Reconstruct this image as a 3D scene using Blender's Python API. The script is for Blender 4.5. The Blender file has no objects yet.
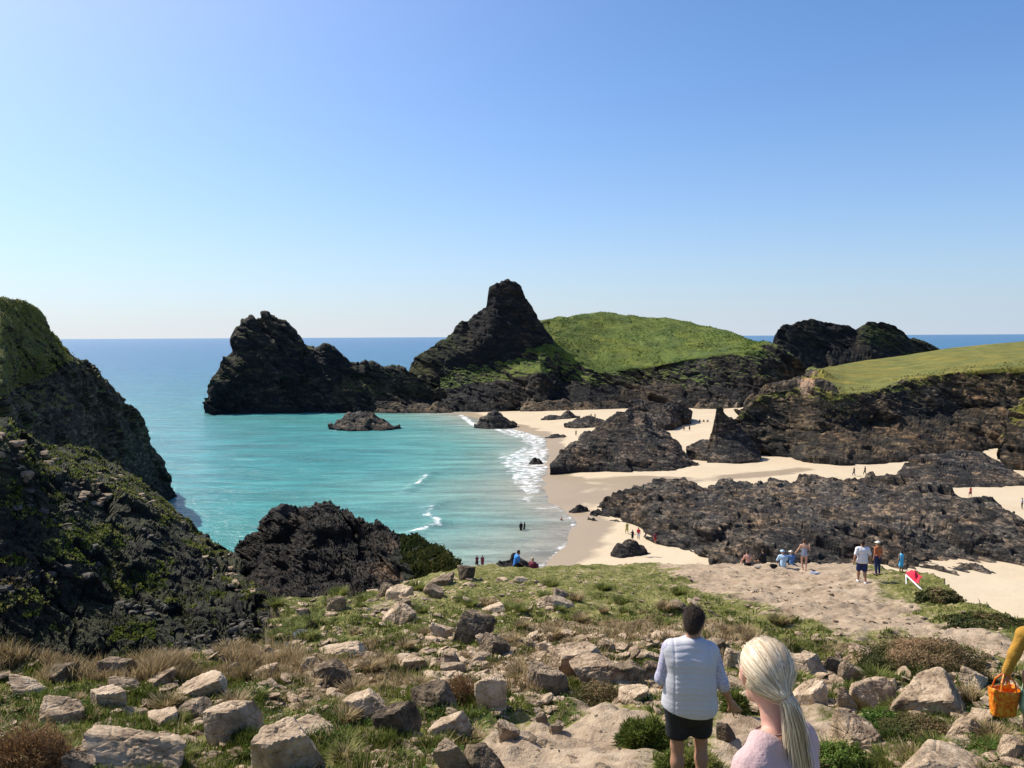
import bpy, bmesh, math, random
import numpy as np
from mathutils import Vector, Matrix, Euler
R = math.radians
SC = bpy.context.scene
COL = SC.collection
random.seed(7)
RNG = np.random.default_rng(11)

# ------------------------------------------------------------------ camera
W_, H_, F_ = 1024.0, 768.0, 820.0
PITCH = math.atan((384 - 336.4) / F_)
ROLL = 0.00506
CAMZ = 30.0
cam_d = bpy.data.cameras.new('camera'); cam = bpy.data.objects.new('camera', cam_d)
COL.objects.link(cam); SC.camera = cam
cam_d.sensor_width = 36.0; cam_d.lens = 36.0 * F_ / W_
cam_d.clip_start = 0.1; cam_d.clip_end = 120000
CM = Matrix.Rotation(math.pi/2 - PITCH, 3, 'X') @ Matrix.Rotation(-ROLL, 3, 'Z')
cam.matrix_world = Matrix.Translation((0, 0, CAMZ)) @ CM.to_4x4()
CMn = np.array(CM)
def ray(px, py):
    px = np.asarray(px, float); py = np.asarray(py, float)
    v = np.stack([(px-512)/F_, -(py-384)/F_, -np.ones_like(px*py)], -1)
    d = v @ CMn.T
    return d / d[..., 1:2]
def P(px, py, Y):
    d = ray(px, py); return d*np.asarray(Y, float)[..., None] + np.array([0, 0, CAMZ])
def G(px, py, z=0.0):
    d = ray(px, py); t = (z-CAMZ)/d[..., 2]
    return d*np.asarray(t)[..., None] + np.array([0, 0, CAMZ])
def topix(p):
    q = (np.asarray(p, float)-np.array([0, 0, CAMZ])) @ CMn
    return 512 + F_*q[..., 0]/(-q[..., 2]), 384 - F_*q[..., 1]/(-q[..., 2])

# ------------------------------------------------------------------ noise
_perm = RNG.permutation(256); _perm = np.concatenate([_perm, _perm, _perm])
_g = RNG.normal(size=(256, 3)); _g /= np.linalg.norm(_g, axis=1)[:, None]
_r = RNG.random((256, 4))
def _h(i, j, k): return _perm[(_perm[(_perm[i & 255] + j) & 255] + k) & 255]
def perlin(p):
    i = np.floor(p).astype(np.int64); f = p - i; u = f*f*f*(f*(f*6-15)+10)
    out = 0
    for a in (0, 1):
        for b in (0, 1):
            for c in (0, 1):
                g = _g[_h(i[..., 0]+a, i[..., 1]+b, i[..., 2]+c)]
                d = (g*(f-np.array([a, b, c]))).sum(-1)
                w = (u[..., 0] if a else 1-u[..., 0])*(u[..., 1] if b else 1-u[..., 1])*(u[..., 2] if c else 1-u[..., 2])
                out = out + d*w
    return out*1.6
def fbm(p, o=4, ridged=False):
    s = 0; a = 1; t = 0
    for k in range(o):
        n = perlin(p*2**k + k*17.3)
        if ridged: n = 1-2*np.abs(n)
        s = s+a*n; t += a; a *= .5
    return s/t
def facets(p, seed=0):
    """per-cell tilted offset: breaks a surface into flat blocks with cracks between"""
    i = np.floor(p).astype(np.int64); best = np.full(p.shape[:-1], 9.0); sec = best.copy()
    val = np.zeros(p.shape[:-1])
    for a in (-1, 0, 1):
        for b in (-1, 0, 1):
            for c in (-1, 0, 1):
                h = _h(i[..., 0]+a+seed, i[..., 1]+b, i[..., 2]+c)
                cen = i + np.array([a, b, c]) + _r[h][..., :3]
                df = p-cen; d = np.sqrt((df**2).sum(-1))
                v = (_r[h][..., 3]-.5) + (df*_g[(h*7+13) & 255]).sum(-1)*.9
                m = d < best
                sec = np.where(m, best, np.minimum(sec, d))
                val = np.where(m, v, val); best = np.where(m, d, best)
    crack = np.clip((sec-best)/.12, 0, 1)
    return val, crack
def sstep(a, b, x):
    t = np.clip((x-a)/(b-a), 0, 1); return t*t*(3-2*t)

# ------------------------------------------------------------------ mesh helpers
def mesh(name, V, Fq, smooth=False, attrs=None):
    me = bpy.data.meshes.new(name)
    V = np.asarray(V, np.float32); Fq = np.asarray(Fq, np.int32); n = Fq.shape[1]
    me.vertices.add(len(V)); me.vertices.foreach_set('co', V.ravel())
    me.loops.add(Fq.size); me.loops.foreach_set('vertex_index', Fq.ravel())
    me.polygons.add(len(Fq))
    me.polygons.foreach_set('loop_start', np.arange(len(Fq), dtype=np.int32)*n)
    me.polygons.foreach_set('loop_total', np.full(len(Fq), n, np.int32))
    me.polygons.foreach_set('use_smooth', np.full(len(Fq), smooth))
    if attrs:
        for k, a in attrs.items():
            at = me.attributes.new(k, 'FLOAT', 'POINT'); at.data.foreach_set('value', np.asarray(a, np.float32).ravel())
    me.update(calc_edges=True); me.validate()
    return me
def link(name, me, mat, parent=None, loc=None):
    o = bpy.data.objects.new(name, me); COL.objects.link(o)
    if me is not None and mat is not None and not me.materials:
        for m in (mat if isinstance(mat, (list, tuple)) else [mat]): me.materials.append(m)
    if parent: o.parent = parent
    if loc is not None: o.location = loc
    return o
def tag(o, label=None, cat=None, group=None, kind=None):
    if label: o['label'] = label
    if cat: o['category'] = cat
    if group: o['group'] = group
    if kind: o['kind'] = kind
    return o
def grid_faces(r, c):
    i = np.arange((r-1)*(c-1)); a = (i//(c-1))*c + i % (c-1)
    return np.stack([a, a+1, a+c+1, a+c], 1)
def recentre(V):
    b = V.reshape(-1, 3); lo = b.min(0); hi = b.max(0)
    c = np.array([(lo[0]+hi[0])/2, (lo[1]+hi[1])/2, lo[2]]); return V-c, c
def grid_normals(G3):
    du = np.gradient(G3, axis=1); dv = np.gradient(G3, axis=0)
    n = np.cross(du, dv); n /= np.linalg.norm(n, axis=-1, keepdims=True)+1e-9
    return n

# ------------------------------------------------------------------ materials
def newmat(name):
    m = bpy.data.materials.new(name); m.use_nodes = True; nt = m.node_tree
    b = nt.nodes['Principled BSDF']; return m, nt, b
class N:
    def __init__(s, nt): s.nt = nt
    def n(s, t, **kw):
        x = s.nt.nodes.new(t)
        for k, v in kw.items(): setattr(x, k, v)
        return x
    def l(s, a, b): s.nt.links.new(a, b)
    def coord(s): return s.n('ShaderNodeTexCoord').outputs['Object']
    def noise(s, vec, sc, det=6, rough=.6, dist=0.):
        x = s.n('ShaderNodeTexNoise'); x.inputs['Scale'].default_value = sc; x.inputs['Detail'].default_value = det
        x.inputs['Roughness'].default_value = rough; x.inputs['Distortion'].default_value = dist
        s.l(vec, x.inputs['Vector']); return x.outputs['Fac']
    def vor(s, vec, sc, feat='F1', out='Distance'):
        x = s.n('ShaderNodeTexVoronoi'); x.feature = feat; x.inputs['Scale'].default_value = sc
        s.l(vec, x.inputs['Vector']); return x.outputs[out]
    def ramp(s, fac, stops):
        x = s.n('ShaderNodeValToRGB'); e = x.color_ramp.elements
        while len(e) < len(stops): e.new(.5)
        for q, (p, c) in zip(e, stops):
            q.position = p; q.color = (c[0], c[1], c[2], 1) if isinstance(c, (tuple, list)) else (c, c, c, 1)
        s.l(fac, x.inputs['Fac']); return x.outputs['Color']
    def mix(s, f, a, b, bt='MIX'):
        x = s.n('ShaderNodeMix'); x.data_type = 'RGBA'; x.blend_type = bt
        for v, i in ((f, 0), (a, 6), (b, 7)):
            if hasattr(v, 'is_linked') or hasattr(v, 'links'): s.l(v, x.inputs[i])
            elif i == 0: x.inputs[0].default_value = v
            else: x.inputs[i].default_value = (v[0], v[1], v[2], 1)
        return x.outputs[2]
    def math(s, op, a, b=0.0, clamp=False):
        x = s.n('ShaderNodeMath'); x.operation = op; x.use_clamp = clamp
        for v, i in ((a, 0), (b, 1)):
            if hasattr(v, 'links'): s.l(v, x.inputs[i])
            else: x.inputs[i].default_value = v
        return x.outputs[0]
    def attr(s, name):
        x = s.n('ShaderNodeAttribute'); x.attribute_name = name; return x.outputs['Fac']
    def scalev(s, vec, sc, rot=(0, 0, 0)):
        x = s.n('ShaderNodeMapping'); x.inputs['Scale'].default_value = sc; x.inputs['Rotation'].default_value = rot
        s.l(vec, x.inputs['Vector']); return x.outputs[0]
    def bump(s, hgt, strength, dist, nrm=None):
        x = s.n('ShaderNodeBump'); x.inputs['Strength'].default_value = strength; x.inputs['Distance'].default_value = dist
        s.l(hgt, x.inputs['Height'])
        if nrm is not None: s.l(nrm, x.inputs['Normal'])
        return x.outputs[0]

def rock_material(name, u, dark, mid, light, grass_a=(.05, .075, .014), grass_b=(.12, .14, .03), seabase=True, bare=(.30, .24, .17), bumpd=1.0):
    """u = size in metres of the fine structure"""
    m, nt, b = newmat(name); n = N(nt); co = n.coord()
    st = n.scalev(co, (1, 1, 2.2), (R(25), R(-35), 0))
    n1 = n.noise(st, .35/u, 8, .68); n2 = n.noise(co, 1.6/u, 6, .7); v1 = n.vor(st, .9/u, out='Color'); 
    vd = n.vor(st, .9/u, 'DISTANCE_TO_EDGE')
    sv = n.n('ShaderNodeSeparateColor'); n.l(v1, sv.inputs[0])
    f = n.math('ADD', n.math('MULTIPLY', n1, .62), n.math('MULTIPLY', n2, .38))
    f = n.math('ADD', f, n.math('MULTIPLY', n.math('SUBTRACT', sv.outputs[0], .5), .16))
    f = n.math('ADD', f, n.math('MULTIPLY', n.math('SUBTRACT', n.noise(co, .07/u, 4, .6), .5), .35))
    bed = n.noise(n.scalev(co, (1, 1, 7.5), (R(25), R(-35), 0)), .30/u, 7, .7)
    f = n.math('ADD', f, n.math('MULTIPLY', n.math('SUBTRACT', bed, .5), .40))
    c = n.ramp(f, [(.38, dark), (.52, mid), (.66, light)])
    c = n.mix(n.math('MULTIPLY', n.math('SUBTRACT', 1.0, n.math('MULTIPLY', vd, 9.0, True), True), .55), c, tuple(x*.5 for x in dark))
    # lichen / grass
    ga = n.attr('grass'); gn = n.noise(co, .9/u, 5, .7)
    gm = n.math('MULTIPLY', n.math('SUBTRACT', n.math('ADD', ga, n.math('MULTIPLY', n.math('SUBTRACT', gn, .5), 1.5)), .42), 6.0, True)
    gc = n.mix(n.ramp(n.noise(co, .28/u, 6, .65), [(.36, 0.), (.64, 1.)]), grass_a, grass_b)
    gc = n.mix(n.math('MULTIPLY', n.noise(co, .7/u, 6, .75), .75), gc, (.02, .03, .008))
    ba = n.attr('bare'); bm = n.math('MULTIPLY', n.math('SUBTRACT', n.math('ADD', ba, n.math('MULTIPLY', n.math('SUBTRACT', gn, .5), .9)), .5), 5.0, True)
    c = n.mix(gm, c, gc); c = n.mix(bm, c, bare)
    if not name.startswith('left'):
        hue = n.ramp(n.noise(co, .12/u, 5, .65), [(.42, 0.), (.6, 1.)])
        c = n.mix(n.math('MULTIPLY', hue, .5), c, n.mix(1.0, c, (1.75, 1.25, .78), 'MULTIPLY'))
    if seabase:
        w = n.attr('wet'); c = n.mix(n.math('MULTIPLY', w, .75), c, (.014, .014, .014))
    n.l(c, b.inputs['Base Color'])
    b.inputs['Roughness'].default_value = .85; b.inputs['Specular IOR Level'].default_value = .25
    hgt = n.math('ADD', n.math('MULTIPLY', n.noise(st, .8/u, 10, .72), 1.0), n.math('MULTIPLY', bed, 1.3))
    n.l(n.bump(hgt, .6, u*.5*bumpd), b.inputs['Normal'])
    return m
M = {}
M['stack_rock'] = rock_material('dark_stack_rock', 2.2, (.007, .008, .010), (.016, .016, .016), (.062, .052, .038), (.020, .030, .010), (.055, .062, .018))
M['island_rock'] = rock_material('island_rock', 2.2, (.008, .009, .011), (.020, .019, .017), (.10, .085, .062), (.065, .105, .016), (.16, .22, .035))
M['head_rock'] = rock_material('headland_rock', 1.5, (.012, .012, .011), (.045, .036, .024), (.19, .145, .09), (.13, .14, .022), (.24, .24, .05), bare=(.27, .19, .125))
M['reef_rock'] = rock_material('reef_rock', .8, (.012, .012, .013), (.042, .038, .033), (.20, .165, .125), (.05, .055, .015), (.10, .09, .03))
M['left_rock'] = rock_material('left_slope_rock', .9, (.013, .012, .010), (.042, .036, .026), (.17, .135, .095), (.06, .07, .016), (.20, .20, .05), bare=(.34, .28, .24))
M['crop_rock'] = rock_material('outcrop_rock', .6, (.020, .017, .013), (.085, .068, .046), (.25, .195, .13), (.022, .032, .008), (.05, .06, .014), bare=(.36, .27, .18))
def boulder_material(name, dark, mid, light, moss):
    m, nt, b = newmat(name); n = N(nt); oi = n.n('ShaderNodeObjectInfo')
    tc = n.n('ShaderNodeTexCoord'); va = n.n('ShaderNodeVectorMath'); va.operation = 'ADD'
    n.l(tc.outputs['Object'], va.inputs[0]); rr = n.n('ShaderNodeVectorMath'); rr.operation = 'SCALE'; rr.inputs['Scale'].default_value = 1.0
    n.l(oi.outputs['Location'], rr.inputs[0]); n.l(rr.outputs[0], va.inputs[1]); co = va.outputs[0]
    n1 = n.noise(co, 3.0, 8, .7); n2 = n.noise(co, 11, 6, .75)
    f = n.math('ADD', n.math('MULTIPLY', n1, .6), n.math('MULTIPLY', n2, .4))
    f = n.math('ADD', f, n.math('MULTIPLY', n.math('SUBTRACT', oi.outputs['Random'], .5), .12))
    c = n.ramp(f, [(.36, dark), (.47, mid), (.60, light)])
    sp = n.math('MULTIPLY', n.math('SUBTRACT', n.noise(co, 24, 3, .6), .60), 9.0, True)
    c = n.mix(n.math('MULTIPLY', sp, .6), c, (.06, .055, .045))
    geo = n.n('ShaderNodeNewGeometry'); sx = n.n('ShaderNodeSeparateXYZ'); n.l(geo.outputs['Normal'], sx.inputs[0])
    mo = n.math('MULTIPLY', n.math('SUBTRACT', n.noise(co, 2.3, 5, .7), moss), 8.0, True)
    c = n.mix(n.math('MULTIPLY', mo, .75), c, (.05, .055, .02))
    n.l(c, b.inputs['Base Color']); b.inputs['Roughness'].default_value = .9; b.inputs['Specular IOR Level'].default_value = .2
    crk = n.vor(n.scalev(co, (1, 1, 1.9), (R(20), R(15), 0)), 3.2, 'DISTANCE_TO_EDGE')
    hh = n.math('ADD', n.noise(co, 7, 9, .72), n.math('MULTIPLY', n.math('MULTIPLY', crk, 12., True), .25))
    n.l(n.bump(hh, .85, .07), b.inputs['Normal']); return m
M['boulder'] = boulder_material('pale_boulder_rock', (.12, .08, .05), (.37, .27, .175), (.62, .48, .33), .64)
M['boulder_dark'] = boulder_material('dark_boulder_rock', (.03, .023, .016), (.13, .095, .06), (.36, .27, .18), .58)
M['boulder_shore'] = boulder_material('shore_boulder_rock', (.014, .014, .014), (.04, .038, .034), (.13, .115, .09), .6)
def plain(name, col, rough=.8, noise=.12, sc=30, bumpd=0., spec=.3):
    m, nt, b = newmat(name); n = N(nt); co = n.coord()
    f = n.noise(co, sc, 4, .6)
    c = n.ramp(f, [(.3, tuple(x*(1-noise) for x in col)), (.7, tuple(min(1, x*(1+noise)) for x in col))])
    n.l(c, b.inputs['Base Color']); b.inputs['Roughness'].default_value = rough; b.inputs['Specular IOR Level'].default_value = spec
    if bumpd: n.l(n.bump(f, .6, bumpd), b.inputs['Normal'])
    return m
def blade_material(name, a, bb, dry, tr=.35):
    m, nt, b = newmat(name); n = N(nt); t = n.attr('tone')
    c = n.ramp(t, [(0., a), (.5, bb), (1., dry)])
    n.l(c, b.inputs['Base Color']); b.inputs['Roughness'].default_value = .75; b.inputs['Specular IOR Level'].default_value = .2
    tl = n.n('ShaderNodeBsdfTranslucent'); n.l(c, tl.inputs['Color'])
    mx = n.n('ShaderNodeMixShader'); mx.inputs[0].default_value = tr
    out = nt.nodes['Material Output']; n.l(b.outputs[0], mx.inputs[1]); n.l(tl.outputs[0], mx.inputs[2]); n.l(mx.outputs[0], out.inputs['Surface'])
    return m
M['grass'] = blade_material('grass_blades', (.045, .068, .012), (.145, .175, .03), (.40, .36, .13))
M['dry'] = blade_material('dry_grass_blades', (.11, .09, .03), (.33, .24, .12), (.58, .45, .27))
M['leaf'] = blade_material('leafy_herbs', (.03, .07, .012), (.075, .14, .02), (.17, .22, .04))
M['bracken'] = blade_material('bracken_fronds', (.08, .045, .018), (.20, .11, .05), (.34, .22, .11))
M['heather'] = blade_material('shrub_leaves', (.025, .038, .010), (.08, .085, .022), (.34, .22, .12))
M['cap_grass'] = blade_material('cap_grass', (.055, .085, .014), (.13, .19, .03), (.22, .27, .05), .2)
M['pasture'] = blade_material('pasture_grass', (.10, .12, .02), (.17, .19, .03), (.30, .28, .08), .2)
# ------------------------------------------------------------------ terrain function (the slope the path goes down)
_dY = np.array([0, 2.5, 8, 15, 25, 38, 50, 56, 80.])
_dZ = np.array([1.6, 2.58, 4.4, 6.15, 8.6, 11.4, 14.2, 15.8, 23.])
def dropf(Y):
    o = 0
    for s in (-1.5, -.5, .5, 1.5): o = o + np.interp(np.maximum(Y+s*.09*Y, 0), _dY, _dZ)
    return o/4
_ePX = np.array([-300, 150, 215, 245, 262, 280, 300, 460, 520, 600, 700, 760, 850, 900, 925, 945, 952, 962, 1000, 1024, 1400])
_eY = np.array([13.6, 14.2, 14.8, 15.8, 19, 33, 53, 50, 50, 51, 55, 55, 53, 43, 41, 38.5, 35, 30, 24.5, 22.5, 18])
def terr(x, y):
    x = np.asarray(x, float); y = np.asarray(y, float); Y = np.maximum(y, .5)
    px = 512+F_*x/Y
    p2 = np.stack([x, y, np.zeros_like(x)], -1)
    ye = np.interp(px+np.where(px < 420, 14*perlin(p2*.5+60.)+7*perlin(p2*1.6), 0), _ePX, _eY)
    ye = ye + perlin(p2*.22)*np.minimum(1.6, ye*.04)
    z = CAMZ - dropf(Y)
    amp = np.clip(Y/14, .25, 1.0)
    z = z + amp*(.20*perlin(p2*.35+3.1) + .12*fbm(p2*1.1+9., 3)) + .035*fbm(p2*4.5+2., 2)
    # worn terraces where the bare rock steps down near the camera
    z = z - .10*sstep(.0, .35, perlin(p2*np.array([.5, .9, 1])+5.))*sstep(2.5, 4, Y)
    z = z - np.interp(px, [200, 300, 380, 460], [3.3, 2.9, 1.4, 0])*sstep(26, 50, Y)
    z = z + np.clip(Y/9, .5, 1.0)*(.16*fbm(p2*.75+20., 3, True)+.10*np.abs(perlin(p2*1.9+30)))-.05
    lip = .25*sstep(.82, .98, Y/ye)*sstep(300, 200, px)     # small rise before the edge at left
    z = z + lip
    over = np.maximum(Y-ye, 0)
    fall = z - over*np.where(px < 300, 1.15, 1.5)-.25*over**1.3
    floor = np.where(px < 330, np.interp(Y, [0, 52, 58, 78], [12.7, 12.7, 11.5, -3.])-4.5*sstep(275, 245, px), -1.5)
    floor = floor + .35*perlin(p2*.5)
    return np.where(over > 0, np.maximum(fall, np.minimum(floor, z)), z)
def hit(px, py, Y0=1.2, Y1=75):
    Ys = np.exp(np.linspace(math.log(Y0), math.log(Y1), 500)); d = ray(px, py)
    pts = d[None, :]*Ys[:, None]; pts[:, 2] += CAMZ
    dz = pts[:, 2]-terr(pts[:, 0], pts[:, 1])
    i = np.argmax(dz < 0)
    if dz[i] >= 0: i = 499
    return pts[i]

def polymask(px, py, poly, soft):
    poly = np.array(poly, float); n = len(poly)
    inside = np.zeros(px.shape, bool); dm = np.full(px.shape, 1e9)
    for i in range(n):
        x1, y1 = poly[i]; x2, y2 = poly[(i+1) % n]
        c = ((y1 > py) != (y2 > py)) & (px < (x2-x1)*(py-y1)/(y2-y1+1e-9)+x1); inside ^= c
        t = np.clip(((px-x1)*(x2-x1)+(py-y1)*(y2-y1))/((x2-x1)**2+(y2-y1)**2+1e-9), 0, 1)
        dm = np.minimum(dm, np.hypot(px-x1-t*(x2-x1), py-y1-t*(y2-y1)))
    s = np.where(inside, dm, -dm)
    return np.clip(.5+s/soft/2, 0, 1)
def worldpoly(pts):
    return [tuple(hit(float(a), float(b))[:2]) for a, b in pts]
DIRT = [worldpoly(p) for p in (
    [(655, 579), (700, 573), (860, 577), (885, 590), (905, 606), (955, 622), (1023, 640), (1100, 650), (1100, 668), (1000, 660), (900, 640), (840, 634), (770, 620), (750, 602), (690, 590)],
    [(440, 790), (480, 735), (520, 712), (575, 703), (640, 702), (655, 725), (640, 745), (680, 790)],
    [(700, 690), (745, 700), (800, 712), (850, 722), (900, 722), (880, 745), (800, 745), (760, 790), (690, 790), (712, 735)],
    [(375, 600), (400, 590), (420, 596), (400, 606)])]
DRY = [worldpoly(p) for p in (
    [(150, 662), (240, 655), (300, 650), (420, 648), (430, 690), (330, 705), (230, 680), (150, 676)],
    [(480, 645), (520, 622), (600, 615), (700, 620), (760, 632), (770, 655), (640, 652), (540, 660)],
    [(440, 655), (560, 650), (640, 672), (620, 700), (520, 700), (440, 700)],
    [(800, 640), (900, 640), (990, 655), (985, 672), (900, 675), (820, 668)],
    [(-60, 715), (30, 718), (75, 735), (80, 790), (-60, 790)])]
DIRT[0] = [(a*1.5, b*1.5) for a, b in DIRT[0][:3]] + DIRT[0][3:]
def masks(x, y):
    p2 = np.stack([x, y, np.zeros_like(x)], -1); sc = np.clip(y/12, .25, 3)
    wx = x + sc*.5*perlin(p2*.8+1); wy = y + sc*1.2*perlin(p2*.8+7)
    d = 0; r = 0
    for k, q in enumerate(DIRT): d = np.maximum(d, polymask(wx, wy, q, .25+.012*np.mean([a[1] for a in q])**1.3))
    for q in DRY: r = np.maximum(r, polymask(wx, wy, q, .7))
    return d, r
# mesh of the slope : rows at growing distance, columns fan out (a plain fan-shaped grid)
tt = np.linspace(-1.05, 1.05, 760); YY = np.concatenate([np.linspace(-3, .9, 12), np.exp(np.linspace(math.log(1.0), math.log(84), 760))])
gx = tt[None, :]*np.maximum(YY, 3.5)[:, None]*1.0; gx = np.where(YY[:, None] < 3.5, tt[None, :]*3.5, gx)
gy = np.repeat(YY[:, None], len(tt), 1); gz = terr(gx, gy)
dm, rm = masks(gx, gy)
slope_d = np.abs(np.gradient(gz, axis=0)/np.gradient(gy, axis=0))
far = sstep(28, 40, gy)
rocky = np.maximum(sstep(.75, 1.2, slope_d), sstep(.6, 1.0, np.abs(np.gradient(gz, axis=1)/(np.gradient(gx, axis=1)+1e-9)))*(gy > 12))
pxg = 512+F_*gx/np.maximum(gy, .5)
gully = sstep(270, 255, pxg)*sstep(20, 26, gy)
pxt = pxg
SCRUB = worldpoly([(940, 578), (890, 590), (905, 602), (960, 622), (1100, 645), (1100, 600)])
Vt = np.stack([gx, gy, gz], -1)
me = mesh('slope', Vt.reshape(-1, 3), grid_faces(*gx.shape), True, dict(dirt=dm, dry=rm, far=far, rocky=rocky, gully=gully))
m, nt, b = newmat('slope_ground'); n = N(nt); co = n.coord()
nA = n.noise(co, .9, 7, .65); nB = n.noise(co, 5.0, 6, .7); nC = n.noise(co, 22, 4, .7)
mixf = n.math('ADD', n.math('MULTIPLY', nA, .5), n.math('MULTIPLY', nB, .5))
green = n.ramp(mixf, [(.33, (.035, .042, .012)), (.44, (.105, .115, .028)), (.54, (.20, .185, .065)), (.63, (.42, .33, .20))])
dryc = n.ramp(mixf, [(.35, (.07, .05, .025)), (.5, (.20, .145, .08)), (.65, (.38, .29, .18))])
dirt = n.ramp(mixf, [(.34, (.17, .115, .075)), (.46, (.33, .245, .165)), (.62, (.47, .37, .26))])
spk = n.math('MULTIPLY', n.math('SUBTRACT', n.noise(co, 3.2, 6, .75), .63), 14., True)
dirt = n.mix(n.math('MULTIPLY', spk, .8), dirt, (.06, .055, .03))
def am(name, k, w=.8):
    return n.math('MULTIPLY', n.math('SUBTRACT', n.math('ADD', n.attr(name), n.math('MULTIPLY', n.math('SUBTRACT', nB, .5), w)), .5), k, True)
c = n.mix(am('dry', 4, 1.4), green, dryc)
pat = n.math('MULTIPLY', n.math('SUBTRACT', n.noise(co, 1.3, 7, .72), .60), 9., True)
c = n.mix(pat, c, dirt); c = n.mix(am('dirt', 5, 1.0), c, dirt)
rk = n.ramp(mixf, [(.38, (.02, .018, .014)), (.5, (.07, .055, .04)), (.64, (.2, .16, .11))])
c = n.mix(am('rocky', 4, 1.2), c, rk)
c = n.mix(am('gully', 4), c, n.mix(nB, (.02, .016, .012), (.14, .09, .06)))
n.l(c, b.inputs['Base Color']); b.inputs['Roughness'].default_value = .95; b.inputs['Specular IOR Level'].default_value = .1
n.l(n.bump(n.math('ADD', nB, n.math('MULTIPLY', nC, .5)), .8, .10), b.inputs['Normal'])
tag(link('slope', me, m), kind='structure')

# ------------------------------------------------------------------ shoreline, beach, sea
SHpx = [(455, 413), (476, 418), (510, 428), (546, 438), (549, 452), (547, 471), (543, 486), (549, 500), (560, 507), (573, 519), (572, 535), (560, 550), (540, 568), (505, 590), (470, 605)]
SH = G(np.array([a for a, b in SHpx]), np.array([b for a, b in SHpx]), 0.0)[:, :2]
SH = np.vstack([SH, [[-3, 60]]])
poly_water = np.vstack([SH, [[-70000, 60], [-70000, 70000], [70000, 70000], [70000, 372], [120, 372]]])
SH = np.vstack([[[70000, 372], [120, 372]], SH])
def seg_dist(x, y, pl):
    dmn = np.full(x.shape, 1e9)
    for i in range(len(pl)-1):
        x1, y1 = pl[i]; x2, y2 = pl[i+1]
        t = np.clip(((x-x1)*(x2-x1)+(y-y1)*(y2-y1))/((x2-x1)**2+(y2-y1)**2+1e-9), 0, 1)
        dmn = np.minimum(dmn, np.hypot(x-x1-t*(x2-x1), y-y1-t*(y2-y1)))
    return dmn
def inpoly(x, y, pl):
    ins = np.zeros(x.shape, bool); k = len(pl)
    for i in range(k):
        x1, y1 = pl[i]; x2, y2 = pl[(i+1) % k]
        ins ^= ((y1 > y) != (y2 > y)) & (x < (x2-x1)*(y-y1)/(y2-y1+1e-12)+x1)
    return ins
def shore(x, y):      # >0 inland
    d = seg_dist(x, y, SH); return np.where(inpoly(x, y, poly_water), -d, d)
def beachz(x, y):
    x = np.asarray(x, float); y = np.asarray(y, float)
    s = shore(x, y); p2 = np.stack([x, y, 0*x], -1)
    s = s + 1.0*perlin(p2*.16)
    z = np.where(s > 0, 3.0*(1-np.exp(-s/45.)), s*.05)
    return z + sstep(2, 25, s)*(.22*perlin(p2*.07+4) + .07*perlin(p2*.3))
def onbeach(px, py):
    z = 1.0
    for _ in range(6):
        q = G(float(px), float(py), z); z = float(beachz(q[0], q[1]))
    q = G(float(px), float(py), z); return np.array([q[0], q[1], z])
bx_ = np.linspace(-70, 330, 620); by_ = np.linspace(66, 470, 640)
X, Yg = np.meshgrid(bx_, by_); Z = beachz(X, Yg); S = shore(X, Yg)
wet = np.clip(1-(Z-.0)/.62, 0, 1)
RUN = G(np.array([548., 600, 700, 800, 830, 720, 650, 610, 592, 575, 550]), np.array([470., 474, 477, 471, 476, 487, 490, 505, 520, 505, 490]), 1.0)[:, :2]
_sd = seg_dist(X, Yg, np.vstack([RUN, RUN[:1]])); wet = np.maximum(wet, sstep(-3, 5, np.where(inpoly(X, Yg, RUN), _sd, -_sd))*.62)
# flooded runnel behind the reef and at its left
me = mesh('beach', np.stack([X, Yg, Z], -1).reshape(-1, 3), grid_faces(*X.shape), True, dict(wet=wet))
m, nt, b = newmat('beach_sand'); n = N(nt); co = n.coord()
nA = n.noise(co, .06, 5, .6); nB = n.noise(co, 1.2, 6, .7); nW = n.noise(n.scalev(co, (1, 1, 1)), .09, 4, .55)
dry = n.mix(nB, (.46, .375, .25), (.59, .49, .345))
fp = n.vor(co, 1.1); fpm = n.math('MULTIPLY', n.math('MULTIPLY', n.math('SUBTRACT', .30, fp), 8.0, True), n.ramp(n.noise(co, .10, 4), [(.45, 0.), (.6, .55)])); dry = n.mix(fpm, dry, (.33, .26, .17)); dry = n.mix(n.ramp(nA, [(.4, 0.), (.7, .5)]), dry, (.47, .35, .22))
wetc = n.mix(nA, (.28, .21, .135), (.37, .29, .19))
wm = n.math('MULTIPLY', n.math('SUBTRACT', n.math('ADD', n.attr('wet'), n.math('MULTIPLY', n.math('SUBTRACT', nW, .5), 1.1)), .36), 6., True)
n.l(n.mix(wm, dry, wetc), b.inputs['Base Color'])
rr = n.math('SUBTRACT', .9, n.math('MULTIPLY', wm, .42)); n.l(rr, b.inputs['Roughness'])
b.inputs['Specular IOR Level'].default_value = .35
n.l(n.bump(n.math('ADD', nB, n.math('MULTIPLY', n.noise(co, 5, 4, .7), .6)), .5, .08), b.inputs['Normal'])
tag(link('beach', me, m), kind='structure')

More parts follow.
